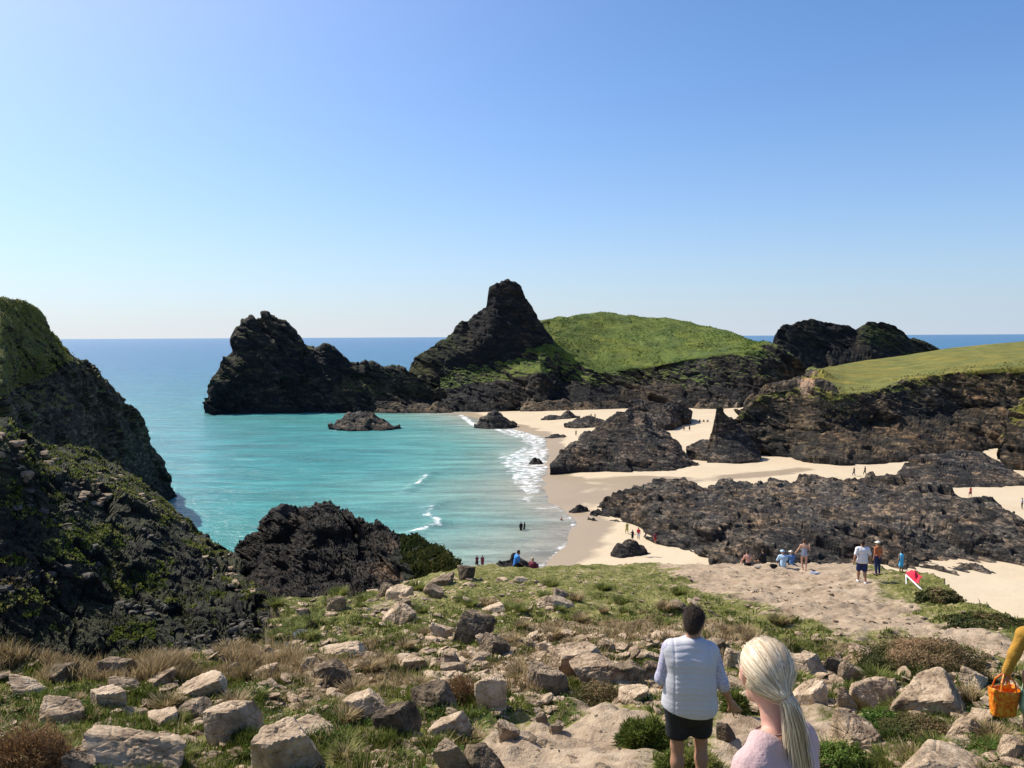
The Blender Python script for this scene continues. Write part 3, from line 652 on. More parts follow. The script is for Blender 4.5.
loft('far_hillside', -260, 174, [
    [(-260, 500, 70), (0, 470, 80), (60, 480, 96), (120, 500, 120), (150, 505, 140), (168, 505, 152), (174, 503, 153)],
    [(-260, 420, 72), (-60, 405, 80), (0, 402, 86), (20, 388, 100), (60, 372, 110), (90, 378, 118), (110, 396, 126), (130, 418, 135), (150, 446, 148), (165, 480, 153), (174, 500, 154)],
    [(-260, 220, 110), (-80, 270, 106), (0, 297, 106), (10, 299, 108), (25, 305, 111), (40, 315, 114), (44, 322, 115), (48, 332, 116), (60, 343, 118), (75, 357, 120), (92, 370, 123), (100, 382, 126), (115, 394, 130), (130, 410, 137), (145, 432, 147), (153, 447, 151), (161, 464, 154), (166, 482, 155), (169, 494, 155), (174, 500, 155)]],
    480, [80, 90], [(-260, 60), (60, 40), (150, 14), (174, 3)], M['left_rock'], 4.0, .17, crisp=True, seed=87, zend=-2, smoothg=.35,
    grass=lambda x, k, A, n: np.where(k > 1.02, np.interp(x, [-260, 30, 70, 95], [.85, .75, .45, .2]), .22)+.2*perlin(A*.1), kind='structure', wetz=2)

# pale barnacled ledges along the foot of the far rocks
_rl = np.random.default_rng(3)
for a, b_, dp, lab in ((372, 452, 321, 'low broken ledge of pale brown rock at the foot of the saddle'), (520, 604, 320, 'low pale brown rock ledge between the island foot and the far sand'), (690, 742, 314, 'thin low rock ledge at the right end of the island foot')):
    xx = np.linspace(a, b_, 12); yb = np.interp(xx, [372, 452, 520, 604, 742], [414, 414, 411, 413, 413])
    loft('rock_ledge', a, b_, [[(x, y, dp) for x, y in zip(xx, yb)], [(x, y-(.5 if i in (0, 11) else _rl.uniform(5, 11)), dp+5) for i, (x, y) in enumerate(zip(xx, yb))]],
        int((b_-a)*1.6), [22], 9, M['crop_rock'], 2.6, .17, seed=int(a), cat='rock', label=lab, wetz=.8)
def upk(nm, f):
    B, KR, XS, nn = LASTB[nm]
    return B, lambda r, c, p: f(KR[r, c], XS[r, c], nn[r, c, 2], p)
B, kf = upk('near_hillside', lambda k, x, nz, p: (k > 0) & (k < 3.2) & (perlin(p*np.array([.25, .25, .6]))+.6*perlin(p*.9) > np.interp(x, [-150, 100, 200, 288], [-.10, .0, .2, .35])+.25*(k < 1.9)) & (nz > .35))
scrub('hillside_grass', B, kf, 170000, .15, 'grass', 5, 'olive grass tufts on the shaded near hillside', .45)
B, kf = upk('near_hillside', lambda k, x, nz, p: (k > 0) & (k < 2.3) & (perlin(p*np.array([.3, .3, .6])+9)+.5*perlin(p*1.1) > .38))
scrub('hillside_scrub', B, kf, 50000, .15, 'heather', 6, 'dark heather scrub on the shaded near hillside', .3)
B, kf = upk('far_hillside', lambda k, x, nz, p: (k > 1.0) & (k < 2.6) & (x < 75+25*perlin(p*.1)) & (perlin(p*.15)+.5*perlin(p*.5) > -.5))
scrub('headland_grass', B, kf, 120000, .15, 'pasture', 7, 'lit green turf on top of the farther left headland', .68)
B, kf = upk('outcrop', lambda k, x, nz, p: (k > .2) & (k < 2.4) & (x > 403+6*perlin(p*.4)) & (perlin(p*.6) > -.45))
scrub('outcrop_scrub', B, kf, 60000, .22, 'heather', 8, 'dense green scrub covering the right hump of the outcrop', .25)

B, kf = upk('grassy_island', lambda k, x, nz, p: (k > 1.9) & (k < 3.3) & (x > 500) & (x < 762) & (nz > .45) & (perlin(p*.12)+.6*perlin(p*.35) > -.15))
scrub('island_turf', B, kf, 60000, .38, 'cap_grass', 9, 'rough tufted grass over the top of the island', .5)
B, kf = upk('grassy_island', lambda k, x, nz, p: (k > 1.5) & (k < 3.2) & (perlin(p*.10+8)+.5*perlin(p*.4) > np.interp(x, [440, 560, 600, 680, 740], [.1, .1, .5, .62, .4])) & (nz > .3))
scrub('island_scrub', B, kf, 40000, .45, 'heather', 10, 'dark scrub in patches over the island crest and cliff edge', .15)
B, kf = upk('headland', lambda k, x, nz, p: (k > 1.3) & (k < 2.15) & (nz > .35) & (perlin(p*.12+8)+.5*perlin(p*.4) > .1))
scrub('cliff_scrub', B, kf, 40000, .28, 'heather', 12, 'brown and olive scrub along the lip of the headland cliff', .35)
B, kf = upk('near_hillside', lambda k, x, nz, p: (k > 2.05) & (k < 3.3) & (x > 30) & (x < 215) & (perlin(p*.2) > -.35))
scrub('crest_turf', B, kf, 70000, .12, 'pasture', 13, 'sunlit yellow green turf behind the crest of the near hillside', .72)
# ------------------------------------------------------------------ boulders
def ico(sub):
    bm = bmesh.new(); bmesh.ops.create_icosphere(bm, subdivisions=sub, radius=1.0)
    bm.verts.ensure_lookup_table()
    V = np.array([v.co[:] for v in bm.verts]); Fq = np.array([[v.index for v in f.verts] for f in bm.faces]); bm.free(); return V, Fq
ICO5 = ico(5); ICO4 = ico(4); ICO3 = ico(3); ICO2 = ico(2)
def boulder_verts(dirs, rs, ax=(1, 1, 1), npl=9, sharp=70, rough=.035):
    """angular block: rounded intersection of random planes"""
    nn = rs.normal(size=(npl, 3)); nn /= np.linalg.norm(nn, axis=1)[:, None]
    nn = np.vstack([nn, [[0.1, 0, 1], [0, .1, -1]]])
    hh = np.concatenate([rs.uniform(.62, 1.0, npl), [rs.uniform(.6, .8), .8]])
    q = np.clip((dirs @ nn.T)/hh, 0, None)
    r = 1/((q**sharp).sum(1)**(1/sharp)); r = np.clip(r, 0, 1.5)
    V = dirs*r[:, None]
    o = rs.uniform(0, 50, 3)
    f1, c1 = facets(V*2.4+o); f2, c2 = facets(V*6+o)
    d = rough*(1.3*fbm(V*1.7+o, 5) + .5*f1 + .22*f2 - .55*(1-c1) - .22*(1-c2))
    V = V + dirs*d[:, None]*1.0
    return V*np.array(ax)
PROTO = []
for k in range(12):
    rs = np.random.default_rng(500+k)
    sh = [(1, .8, .62), (1, .7, .42), (1, .8, .8), (1, .55, .5)][k % 4]
    V = boulder_verts(ICO4[0], rs, sh, 7 + k % 4)
    PROTO.append(mesh('boulder', V, ICO4[1], False))
PROTO_S = []
for k in range(8):
    rs = np.random.default_rng(700+k)
    PROTO_S.append(mesh('stone', boulder_verts(ICO3[0], rs, [(1, .8, .55), (1, .7, .38)][k % 2], 7), ICO3[1], False))
for q in PROTO + PROTO_S: q.materials.append(M['boulder'])
# hand placed rocks:  x0, x1, y0 (top), y1 (bottom), kind, label      kind: p pale, d dark
MAJ = [
 (-4, 46, 680, 702, 'p', 'grey split slab at the far left of the near grass'),
 (22, 78, 705, 728, 'p', 'flat cream slab left of the split grey block near the left edge'),
 (84, 124, 687, 715, 'p', 'cracked grey block between the cream slab and the white slab at left'),
 (104, 137, 678, 693, 'd', 'dark flat stone above the cracked grey block at left'),
 (93, 132, 657, 681, 'd', 'brown pyramid shaped boulder in dry grass under the shaded hillside'),
 (30, 72, 664, 684, 'd', 'long brown rock in dry grass near the left edge under the hillside'),
 (137, 171, 675, 688, 'p', 'thin pale stone lying just right of the dark flat stone at left'),
 (172, 222, 678, 704, 'p', 'white slab with a brown hollow on the left part of the slope'),
 (157, 214, 702, 724, 'd', 'long dark slab below the white hollowed slab'),
 (140, 177, 711, 732, 'p', 'small pale block at the lower left end of the long dark slab'),
 (206, 258, 701, 744, 'p', 'rough grey upright block right of the long dark slab'),
 (72, 172, 733, 785, 'p', 'biggest pale outcrop cut by the bottom edge at left'),
 (50, 92, 752, 785, 'd', 'dark shaded block at the lower left end of the pale outcrop'),
 (306, 349, 662, 690, 'd', 'dark faced boulder standing above the tilted white slab'),
 (243, 275, 668, 684, 'p', 'flat pale stone left of the dark faced boulder'),
 (278, 305, 663, 674, 'p', 'thin pale stone touching the dark faced boulder on its left'),
 (319, 366, 642, 660, 'p', 'flat whitish slab in brown grass above the dark faced boulder'),
 (346, 392, 689, 724, 'p', 'bright slab tilted up to the right in the near grass'),
 (378, 421, 703, 744, 'd', 'blocky brown boulder leaning on the bright tilted slab'),
 (414, 454, 683, 714, 'd', 'mossy dark boulder right of the tilted slab'),
 (430, 470, 716, 738, 'p', 'square flat topped block left of the dirt path'),
 (240, 322, 722, 790, 'p', 'long pink grey ridge of rock at the bottom left of centre'),
 (266, 330, 722, 740, 'p', 'thin slab on top of the pink grey ridge'),
 (475, 507, 675, 722, 'p', 'tall white boulder standing at the head of the dirt path'),
 (381, 413, 604, 630, 'p', 'white pointed slab on the green slope below the outcrop'),
 (452, 494, 612, 648, 'd', 'stacked brown block with dark face in the middle of the slope'),
 (426, 456, 624, 640, 'p', 'pale round stone left of the stacked brown block'),
 (478, 510, 637, 658, 'd', 'dark stone at the lower right foot of the stacked brown block'),
 (396, 428, 655, 674, 'p', 'flat cream stone in brown grass below the stacked block'),
 (436, 462, 652, 674, 'p', 'wedge shaped pale stone above the tall white boulder'),
 (527, 569, 664, 702, 'd', 'brown pyramid boulder with dry plants on its face'),
 (548, 606, 644, 684, 'p', 'fractured pale outcrop behind the brown pyramid boulder'),
 (575, 626, 656, 692, 'p', 'cracked sloping slab on the right of the fractured outcrop'),
 (616, 648, 662, 690, 'd', 'block with a dark hollow left of the man in the quilted vest'),
 (619, 652, 687, 706, 'p', 'square cream block at the feet of the man in the quilted vest'),
 (640, 668, 662, 690, 'p', 'reddish pale boulder just behind the back of the man in the vest'),
 (598, 616, 641, 655, 'p', 'pointed pale stone on the right end of the fractured outcrop'),
 (535, 552, 641, 655, 'p', 'grey round stone left of the fractured outcrop'),
 (494, 519, 722, 746, 'd', 'dark cube of stone at the left edge of the dirt path'),
 (438, 472, 735, 778, 'd', 'dark stepped block at the bottom below the flat topped block'),
 (466, 503, 744, 785, 'd', 'pointed dark rock at the bottom left side of the dirt path'),
 (549, 565, 723, 736, 'd', 'small dark pointed stone poking out of the dirt path'),
 (536, 548, 712, 724, 'd', 'tiny dark pointed stone at the top of the dirt path'),
 (590, 612, 762, 785, 'd', 'dark stone at the bottom edge right of the dirt path'),
 (838, 864, 662, 690, 'd', 'dark boulder right of the blonde woman'),
 (860, 908, 651, 668, 'p', 'long tan slab left of the heather mound'),
 (854, 902, 678, 716, 'p', 'brightest pale boulder right of the blonde woman'),
 (838, 858, 686, 720, 'p', 'pale upright stone touching the left side of the brightest boulder'),
 (900, 985, 684, 722, 'p', 'long sloping pale ridge in front of the heather mound'),
 (960, 995, 670, 695, 'p', 'pale rounded boulder left of the orange bag'),
 (922, 962, 675, 692, 'd', 'broken brown stones between the heather mound and the sloping ridge'),
 (836, 890, 719, 754, 'p', 'pinkish flat rock beside the blonde ponytail at lower right'),
 (950, 995, 720, 745, 'p', 'orange tinged block near the lower right corner'),
 (940, 968, 742, 766, 'p', 'grey block below the orange tinged block'),
 (1000, 1034, 736, 766, 'p', 'white boulder in the lower right corner'),
 (905, 1010, 758, 785, 'p', 'long flat ledge along the bottom edge at right'),
 (794, 828, 654, 686, 'p', 'grey boulder showing right of the blonde hair'),
 (786, 834, 683, 710, 'p', 'large bright flat slab right of the ponytail'),
 (822, 846, 655, 680, 'd', 'dark wedge between the grey boulder and the dark boulder'),
 (724, 742, 648, 672, 'p', 'pale cracked stone between the man and the woman'),
 (700, 728, 640, 660, 'd', 'brown stone above the right shoulder of the man in the vest'),
 (718, 738, 722, 748, 'd', 'grey stone under the hand of the man in the vest'),
 (325, 349, 595, 614, 'd', 'tan boulder on the lower end of the green slope beside the outcrop'),
 (299, 314, 606, 624, 'p', 'orange lit boulder beside the stream pool'),
 (375, 397, 582, 602, 'd', 'dark triangular rock in front of the bare earth patch'),
 (385, 413, 586, 602, 'p', 'greyish rock touching the dark triangular rock on its right'),
 (422, 443, 585, 600, 'd', 'round dark boulder below the green scrub hump'),
 (398, 412, 599, 612, 'd', 'small dark stone above the white pointed slab'),
 (430, 456, 576, 588, 'd', 'olive flat rock right of the green scrub hump'),
 (457, 475, 565, 582, 'd', 'reddish rock at the top edge of the slope below the waders'),
 (552, 568, 589, 602, 'd', 'dark rounded stone on the short grass in mid slope'),
 (534, 585, 598, 610, 'p', 'low broken ledge in the short grass'),
 (484, 506, 603, 616, 'p', 'flat cream stone in the short grass above the stacked block'),
 (663, 690, 601, 612, 'd', 'flat stone with dark underside above the man\'s head'),
 (688, 706, 601, 608, 'p', 'thin pale stone on the grass right above the man\'s head'),
 (513, 530, 577, 584, 'p', 'pale bump on the slope edge below the seated pair'),
 (1000, 1018, 618, 628, 'p', 'pale stone on the scrub bank at the right edge'),
]
def put_rock(me, x0, x1, y0, y1, rs, mat):
    cx = (x0+x1)/2; q = hit(cx, y1-.22*(y1-y0)); Y = q[1]
    w = (x1-x0)*Y/F_; h = (y1-y0)*Y/F_
    o = bpy.data.objects.new('boulder', me); COL.objects.link(o)
    return o, q, w, h
def sized(V, w, dpt, h):
    lo, hi = V.min(0), V.max(0); return (V-(lo+hi)/2)/(hi-lo)*np.array([w, dpt, h])
maj_zone = []
for k, (x0, x1, y0, y1, kd, lab) in enumerate(MAJ):
    rs = np.random.default_rng(900+k); cx = (x0+x1)/2
    q = hit(cx, y1-.18*(y1-y0)); Y = q[1]; w = (x1-x0)*Y/F_; h = (y1-y0)*Y/F_
    dpt = min(w*rs.uniform(.7, .95), w)
    yc = Y+dpt*.30; zg = float(terr(np.array([q[0]]), np.array([yc]))[0]); zt = CAMZ+ray(cx, y0)[2]*(yc+.02)
    vis = max(zt-zg, .10*w, .04); hz = vis*1.55+.12*w
    big = w/Y*F_ > 30
    dirs, fc = ICO5 if big else ICO4
    V = sized(boulder_verts(dirs, rs, (1, .8, .7), rs.integers(7, 11), rough=.058), w*1.04, dpt, hz)
    tilt = rs.uniform(-.42, .35) if 'tilt' not in lab else -.45
    Rm = np.array(Euler((rs.uniform(-.1, .12), tilt, 0)).to_matrix()); V = V @ Rm.T
    me = mesh('boulder', V, fc, False)
    o = link('boulder', me, M['boulder_dark' if kd == 'd' else 'boulder'], loc=(q[0], yc, zg+vis-hz*.5))
    tag(o, lab, 'boulder', 'boulders on the slope')
    maj_zone.append((q[0], q[1]+dpt*.3, w*.5))
MAJZ = np.array(maj_zone)
# scattered smaller stones: all individuals, sizes by where they lie
def scatter(nm, cnt, px, py, size_px, mat, label, group, seed, flat=.55, reject=1.0, avoid_dirt=None):
    rs = np.random.default_rng(seed); made = 0; first = None
    tries = 0
    while made < cnt and tries < cnt*12:
        tries += 1
        a = rs.uniform(*px); bb = rs.uniform(*py); q = hit(a, bb)
        if q[1] > 56: continue
        dd, rr = masks(np.array([q[0]]), np.array([q[1]]))
        if avoid_dirt is not None and ((dd[0] > .5) != avoid_dirt): continue
        if perlin(np.array([[q[0]*.35, q[1]*.2, seed]]))[0] < -.05 and rs.random() < reject: continue
        if (np.hypot(MAJZ[:, 0]-q[0], MAJZ[:, 1]-q[1]) < MAJZ[:, 2]*.8).any(): continue
        s = size_px[0]*(size_px[1]/size_px[0])**(rs.random()**1.6)*q[1]/F_*.5
        me = (PROTO if s*F_/q[1] > 5 else PROTO_S)
        me = me[rs.integers(len(me))]
        o = bpy.data.objects.new(nm, me); COL.objects.link(o)
        o.location = (q[0], q[1], q[2]+s*.06); o.scale = (s, s*rs.uniform(.7, 1.0), s*rs.uniform(.7, 1.2)*flat/.55)
        o.rotation_euler = (rs.normal()*.22, rs.normal()*.22, rs.uniform(0, 6.28))
        if mat != 'boulder' and rs.random() < .9:
            o.material_slots[0].link = 'OBJECT'; o.material_slots[0].material = M[mat]
        tag(o, label, 'stone', group); made += 1
scatter('stone', 52, (180, 700), (640, 700), (6, 26), 'boulder', 'pale angular stone lying in the brown dry grass belt', 'pale stones in the dry grass', 21)
scatter('stone', 34, (700, 1030), (640, 768), (7, 34), 'boulder', 'pale angular stone in the rubble on the right side of the near slope', 'pale stones in the right rubble', 22, .6, .2)
scatter('stone', 34, (-10, 470), (690, 775), (8, 30), 'boulder', 'pale stone half sunk in the near grass at left', 'pale stones in the near left grass', 23)
scatter('stone', 46, (380, 780), (580, 640), (3, 12), 'boulder', 'small pale stone dotted over the short green turf', 'small stones on the short turf', 24, .45, .5, False)
scatter('stone', 30, (640, 1000), (574, 650), (3, 11), 'boulder_dark', 'small dark stone on the bare tan ground', 'small dark stones on the bare ground', 25, .5, .2, True)
scatter('stone', 14, (480, 650), (704, 768), (4, 14), 'boulder', 'small stone lying loose on the near dirt path', 'loose stones on the near path', 26, .5, 0, True)
scatter('stone', 24, (262, 312), (622, 662), (3, 9), 'boulder_dark', 'small stone in the stream bed beside the pool', 'stones in the stream bed', 27, .5, 0)
# stream pool
q = hit(288, 640)
ang = np.linspace(0, 2*math.pi, 40, endpoint=False)
ring = np.stack([q[0]+(.40+.12*np.sin(3*ang+1))*np.cos(ang), q[1]+(.80+.2*np.sin(2*ang+1))*np.sin(ang), np.full(40, q[2]+.02)], 1)
V = np.vstack([ring, [[q[0], q[1], q[2]+.02]]]); me = mesh('stream_pool', V, [(i, (i+1) % 40, 40) for i in range(40)])
mp, nt, b = newmat('pool_water'); n = N(nt); b.inputs['Base Color'].default_value = (.10, .09, .09, 1); b.inputs['Roughness'].default_value = .06
n.l(n.bump(n.noise(n.coord(), 6, 3), .3, .02), b.inputs['Normal'])
tag(link('stream_pool', me, mp), kind='structure')
# rough rubble along the crest of the near left hillside: pale rocks
# ------------------------------------------------------------------ blades: one mesh per plant cover, denser where it shows larger
_pu, _pv = np.meshgrid(np.arange(-120, 1150, 4.), np.arange(556, 806, 2.)); _dr = ray(_pu, _pv)
LUT = np.full(_pu.shape, 60.0); _fd = np.zeros(_pu.shape, bool)
for Y in np.exp(np.linspace(math.log(1.3), math.log(60), 300)):
    _a = ~_fd
    if not _a.any(): break
    _i = np.where(_a); _x = _dr[_i][:, 0]*Y; _z = CAMZ+_dr[_i][:, 2]*Y
    _b = _z < terr(_x, np.full(_x.shape, Y)); LUT[_i[0][_b], _i[1][_b]] = Y; _fd[_i[0][_b], _i[1][_b]] = True
def rubble(name, cnt, pxr, pyr, spx, mat, seed, lab, keepdirt=None):
    rs = np.random.default_rng(seed); a = rs.uniform(*pxr, cnt); bb = rs.uniform(*pyr, cnt)
    d = ray(a, bb); iu = np.clip(((a+120)/4).astype(int), 0, LUT.shape[1]-1); iv = np.clip(((bb-556)/2).astype(int), 0, LUT.shape[0]-1); Y = LUT[iv, iu]
    x = d[:, 0]*Y; p2 = np.stack([x, Y, 0*x], -1)
    kp = (Y < 57) & ((perlin(p2*.7+40)+.5*perlin(p2*2.1)) > rs.uniform(-.5, .6, cnt)) & ~((a < 262) & (Y > 26))
    if keepdirt is not None: kp &= (masks(x, Y)[0] > .5) == keepdirt
    x, Y = x[kp], Y[kp]; k = len(x); z = terr(x, Y)
    s_ = (spx[0]*(spx[1]/spx[0])**(rs.random(k)**1.8))*Y/F_*.5
    bV = []
    for j in range(6): bV.append(boulder_verts(ICO2[0], np.random.default_rng(seed*10+j), (1, .75, .42), 7, 60, .02))
    bV = np.array(bV)[rs.integers(0, 6, k)]*s_[:, None, None]*rs.uniform(.7, 1.3, (k, 1, 3))
    th = rs.uniform(0, 6.28, k); cs, sn = np.cos(th)[:, None], np.sin(th)[:, None]
    X_ = bV[..., 0]*cs-bV[..., 1]*sn; Y_ = bV[..., 0]*sn+bV[..., 1]*cs; Z_ = bV[..., 2]+X_*rs.normal(size=(k, 1))*.25
    V = np.stack([X_+x[:, None], Y_+Y[:, None], Z_+z[:, None]+s_[:, None]*.1], -1).reshape(-1, 3)
    nv_ = len(ICO2[0]); Fc = (ICO2[1][None]+np.arange(k)[:, None, None]*nv_).reshape(-1, 3)
    tag(link(name, mesh(name, V, Fc, False), M[mat]), lab, kind='stuff')
def cover(name, mat, n_, pxr, pyr, keep, hgt, wid, tone, seed, lean=.35, leafy=False, kind='stuff', lab=None):
    rs = np.random.default_rng(seed)
    a = rs.uniform(pxr[0], pxr[1], n_); bb = rs.uniform(pyr[0], pyr[1], n_)
    d = ray(a, bb)
    u = np.clip((a+120)/4., 0, LUT.shape[1]-1.001); v = np.clip((bb-556)/2., 0, LUT.shape[0]-1.001)
    iu = u.astype(int); iv = v.astype(int); fu = u-iu; fv = v-iv
    L4 = np.stack([LUT[iv, iu], LUT[iv, iu+1], LUT[iv+1, iu], LUT[iv+1, iu+1]])
    lo = L4[0]*(1-fu)*(1-fv)+L4[1]*fu*(1-fv)+L4[2]*(1-fu)*fv+L4[3]*fu*fv
    found = (L4.max(0) < 58) & (L4.max(0)/L4.min(0) < 1.25)
    lo = lo*(1-rs.random(n_)*.01)
    ok = found; x = d[:, 0]*lo; y = lo.copy()
    x, y = x[ok], y[ok]; z = terr(x, y)
    dd, rr = masks(x, y); p2 = np.stack([x, y, 0*x], -1)
    kp = keep(x, y, z, dd, rr, p2, rs, topix(np.stack([x, y, z], -1)))
    x, y, z, dd, rr, p2 = x[kp], y[kp], z[kp], dd[kp], rr[kp], p2[kp]
    k = len(x); Hh = hgt(x, y, rr, p2, rs); Ww = np.maximum(wid, y*.0011)*rs.uniform(.7, 1.4, k)
    th = rs.uniform(0, 2*math.pi, k); ph = rs.uniform(0, 2*math.pi, k)
    wv = np.stack([np.cos(th), np.sin(th), 0*th], -1)*Ww[:, None]*.5
    ln = np.stack([np.cos(ph), np.sin(ph), 0*ph], -1)*(Hh*lean*rs.uniform(.2, 1.6, k))[:, None] + np.array([.12, 0, 0])*Hh[:, None]
    B = np.stack([x, y, z-.01], -1); up = np.stack([0*x, 0*x, Hh], -1)
    if leafy:
        c = B+up*rs.random(k)[:, None]; tv = np.stack([-np.sin(th), np.cos(th), rs.normal(size=k)*.5], -1)*Ww[:, None]*.8
        V = np.stack([c-tv, c+wv*1.2, c+tv+np.array([0, 0, .004]), c-wv*1.2], 1).reshape(-1, 3)
        fc = np.arange(4*k).reshape(-1, 4)
        me = mesh(name, V, fc, False, dict(tone=np.repeat(np.clip(tone(x, y, rr, p2, rs), 0, 1), 4)))
    else:
        mid = B+up*.55+ln*.35; V = np.stack([B-wv, B+wv, mid+wv*.7, B+up+ln, mid-wv*.7], 1).reshape(-1, 3)
        i = np.arange(k)*5; fc = np.concatenate([np.stack([i, i+1, i+2, i+4], 1), np.stack([i+4, i+2, i+3, i+3], 1)])
        f4 = np.stack([i, i+1, i+2, i+4], 1); f3 = np.stack([i+4, i+2, i+3], 1)
        me = bpy.data.meshes.new(name); me.vertices.add(len(V)); me.vertices.foreach_set('co', V.astype(np.float32).ravel())
        lv = np.concatenate([f4.ravel(), f3.ravel()]).astype(np.int32)
        me.loops.add(len(lv)); me.loops.foreach_set('vertex_index', lv)
        me.polygons.add(2*k)
        me.polygons.foreach_set('loop_start', np.concatenate([np.arange(k)*4, 4*k+np.arange(k)*3]).astype(np.int32))
        me.polygons.foreach_set('loop_total', np.concatenate([np.full(k, 4), np.full(k, 3)]).astype(np.int32))
        at = me.attributes.new('tone', 'FLOAT', 'POINT'); tn = np.clip(tone(x, y, rr, p2, rs), 0, 1)
        at.data.foreach_set('value', np.repeat(tn, 5).astype(np.float32)); me.update(calc_edges=True)
    o = link(name, me, M[mat]); 
    if kind: tag(o, lab, kind=kind)
    return o
def boulder_free(x, y):
    ok = np.ones(x.shape, bool)
    for mx, my, r in MAJZ: ok &= np.hypot(x-mx, y-my) > r*.55
    return ok
def cn(p2, s, o=0.): return perlin(p2*s+o)
rubble('rubble', 9500, (-60, 1084), (636, 790), (3, 15), 'boulder', 61, 'small broken pale stone rubble between the boulders', False)
rubble('rubble', 1500, (300, 1030), (572, 640), (1.5, 6), 'boulder', 62, 'tiny stones over the short turf and bare ground')
rubble('rubble', 1600, (450, 1000), (572, 790), (1.5, 6), 'boulder_dark', 63, 'small dark stone chips on the bare paths', True)
rubble('rubble', 1500, (600, 1040), (650, 790), (7, 26), 'boulder', 64, 'broken pale rock lying thick on the right side of the slope', False)
rubble('rubble', 700, (430, 660), (638, 706), (6, 20), 'boulder', 65, 'broken tan rock around the fractured outcrop', False)
rubble('rubble', 700, (-60, 420), (676, 790), (6, 20), 'boulder', 66, 'broken grey rock in the near left grass', False)
rubble('rubble', 500, (262, 420), (590, 664), (2.5, 9), 'boulder_dark', 67, 'dark stones spilling down beside the stream bed')
def scree(nm, key, keep, cnt, s0, s1, mat, seed, lab):
    rs = np.random.default_rng(seed); B, KR, XS, nn = LASTB[key]; r = rs.integers(0, B.shape[0], cnt); c = rs.integers(0, B.shape[1], cnt)
    k = keep(KR[r, c], XS[r, c], B[r, c]); p = B[r, c][k]; m_ = len(p); s_ = s0*(s1/s0)**(rs.random(m_)**1.5)
    bV = np.array([boulder_verts(ICO2[0], np.random.default_rng(seed*10+j), (1, .75, .6), 7, 60, .02) for j in range(6)])[rs.integers(0, 6, m_)]*s_[:, None, None]
    th = rs.uniform(0, 6.28, m_); cs, sn = np.cos(th)[:, None], np.sin(th)[:, None]
    V = np.stack([bV[..., 0]*cs-bV[..., 1]*sn+p[:, :1], bV[..., 0]*sn+bV[..., 1]*cs+p[:, 1:2], bV[..., 2]+p[:, 2:]], -1).reshape(-1, 3)
    tag(link(nm, mesh(nm, V, (ICO2[1][None]+np.arange(m_)[:, None, None]*len(ICO2[0])).reshape(-1, 3), False), M[mat]), lab, kind='stuff')
scree('scree', 'near_hillside', lambda k, x, p: (k > 1.75) & (k < 2.5) & (x < 110) & (perlin(p*.25) > -.1), 5000, .12, .6, 'boulder_dark', 71, 'pale loose rock along the left crest of the near hillside')
scree('scree', 'near_hillside', lambda k, x, p: (k > 1.9) & (k < 2.9) & (x >= 110) & (perlin(p*.4) > .0), 4500, .10, .45, 'boulder_dark', 72, 'loose rock down the right spine of the near hillside')
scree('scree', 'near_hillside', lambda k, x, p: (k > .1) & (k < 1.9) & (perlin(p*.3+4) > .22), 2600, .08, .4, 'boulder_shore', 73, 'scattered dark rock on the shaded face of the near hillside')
cover('grass', 'grass', 340000, (-110, 1134), (562, 800),
      lambda x, y, z, dd, rr, p2, rs, pp: (dd+.35*cn(p2, 1.5) < .38) & (rr+.5*cn(p2, .8, 4.) < .95) & (rs.random(x.shape) < np.where(y > 26, .8, 1)) & (cn(p2, 1.1, 9)+.4*cn(p2, 3.7, 2) > -.42) & boulder_free(x, y) & ~((pp[0] < 266) & (y > 26)),
      lambda x, y, rr, p2, rs: np.clip(.055+.05*cn(p2, .9, 2)+.04*cn(p2, 2.7), .02, .2)*rs.uniform(.5, 1.5, x.shape)*np.interp(y, [0, 8, 20, 30], [1, 1.2, 1.5, .8]),
      .005, lambda x, y, rr, p2, rs: .35+.45*cn(p2, .7, 3)+.3*cn(p2, 2.9)+rs.normal(size=x.shape)*.18, 31, lab='green grass growing between the rocks of the slope')
cover('dry_grass', 'dry', 130000, (-110, 1134), (600, 790),
      lambda x, y, z, dd, rr, p2, rs, pp: (dd < .35) & ((rr+.7*cn(p2, .8, 4.) > .80) | (rs.random(x.shape) < .05)) & (cn(p2, 1.6, 12) > -.25) & boulder_free(x, y) & ~((pp[0] < 330) & (y > 26)),
      lambda x, y, rr, p2, rs: np.clip(.14+.14*cn(p2, .8, 6), .05, .4)*rs.uniform(.4, 1.5, x.shape), .004,
      lambda x, y, rr, p2, rs: .45+.4*cn(p2, .8, 3)+rs.normal(size=x.shape)*.22, 33, .6, lab='brown dry grass and seed heads in a belt across the slope')
cover('edge_grass', 'dry', 26000, (-110, 300), (648, 682),
      lambda x, y, z, dd, rr, p2, rs, pp: (cn(p2, 1.2, 30) > -.3) & (y < 24),
      lambda x, y, rr, p2, rs: np.clip(.20+.22*cn(p2, 1.0, 16), .06, .5)*rs.uniform(.4, 1.4, x.shape), .004,
      lambda x, y, rr, p2, rs: .5+.35*cn(p2, .8, 3)+rs.normal(size=x.shape)*.2, 35, .5, lab='tall brown grass along the edge above the gully')
cover('low_herbs', 'leaf', 60000, (-60, 1084), (690, 800),
      lambda x, y, z, dd, rr, p2, rs, pp: (dd < .5) & (cn(p2, .9, 21)+.35*cn(p2, 3., 5) > .12) & boulder_free(x, y),
      lambda x, y, rr, p2, rs: np.clip(.10+.08*cn(p2, 2, 2), .02, .25), .016, lambda x, y, rr, p2, rs: .4+.4*cn(p2, 3.1, 3)+rs.normal(size=x.shape)*.2, 37, leafy=True, lab='leafy green herbs between the nearest rocks')

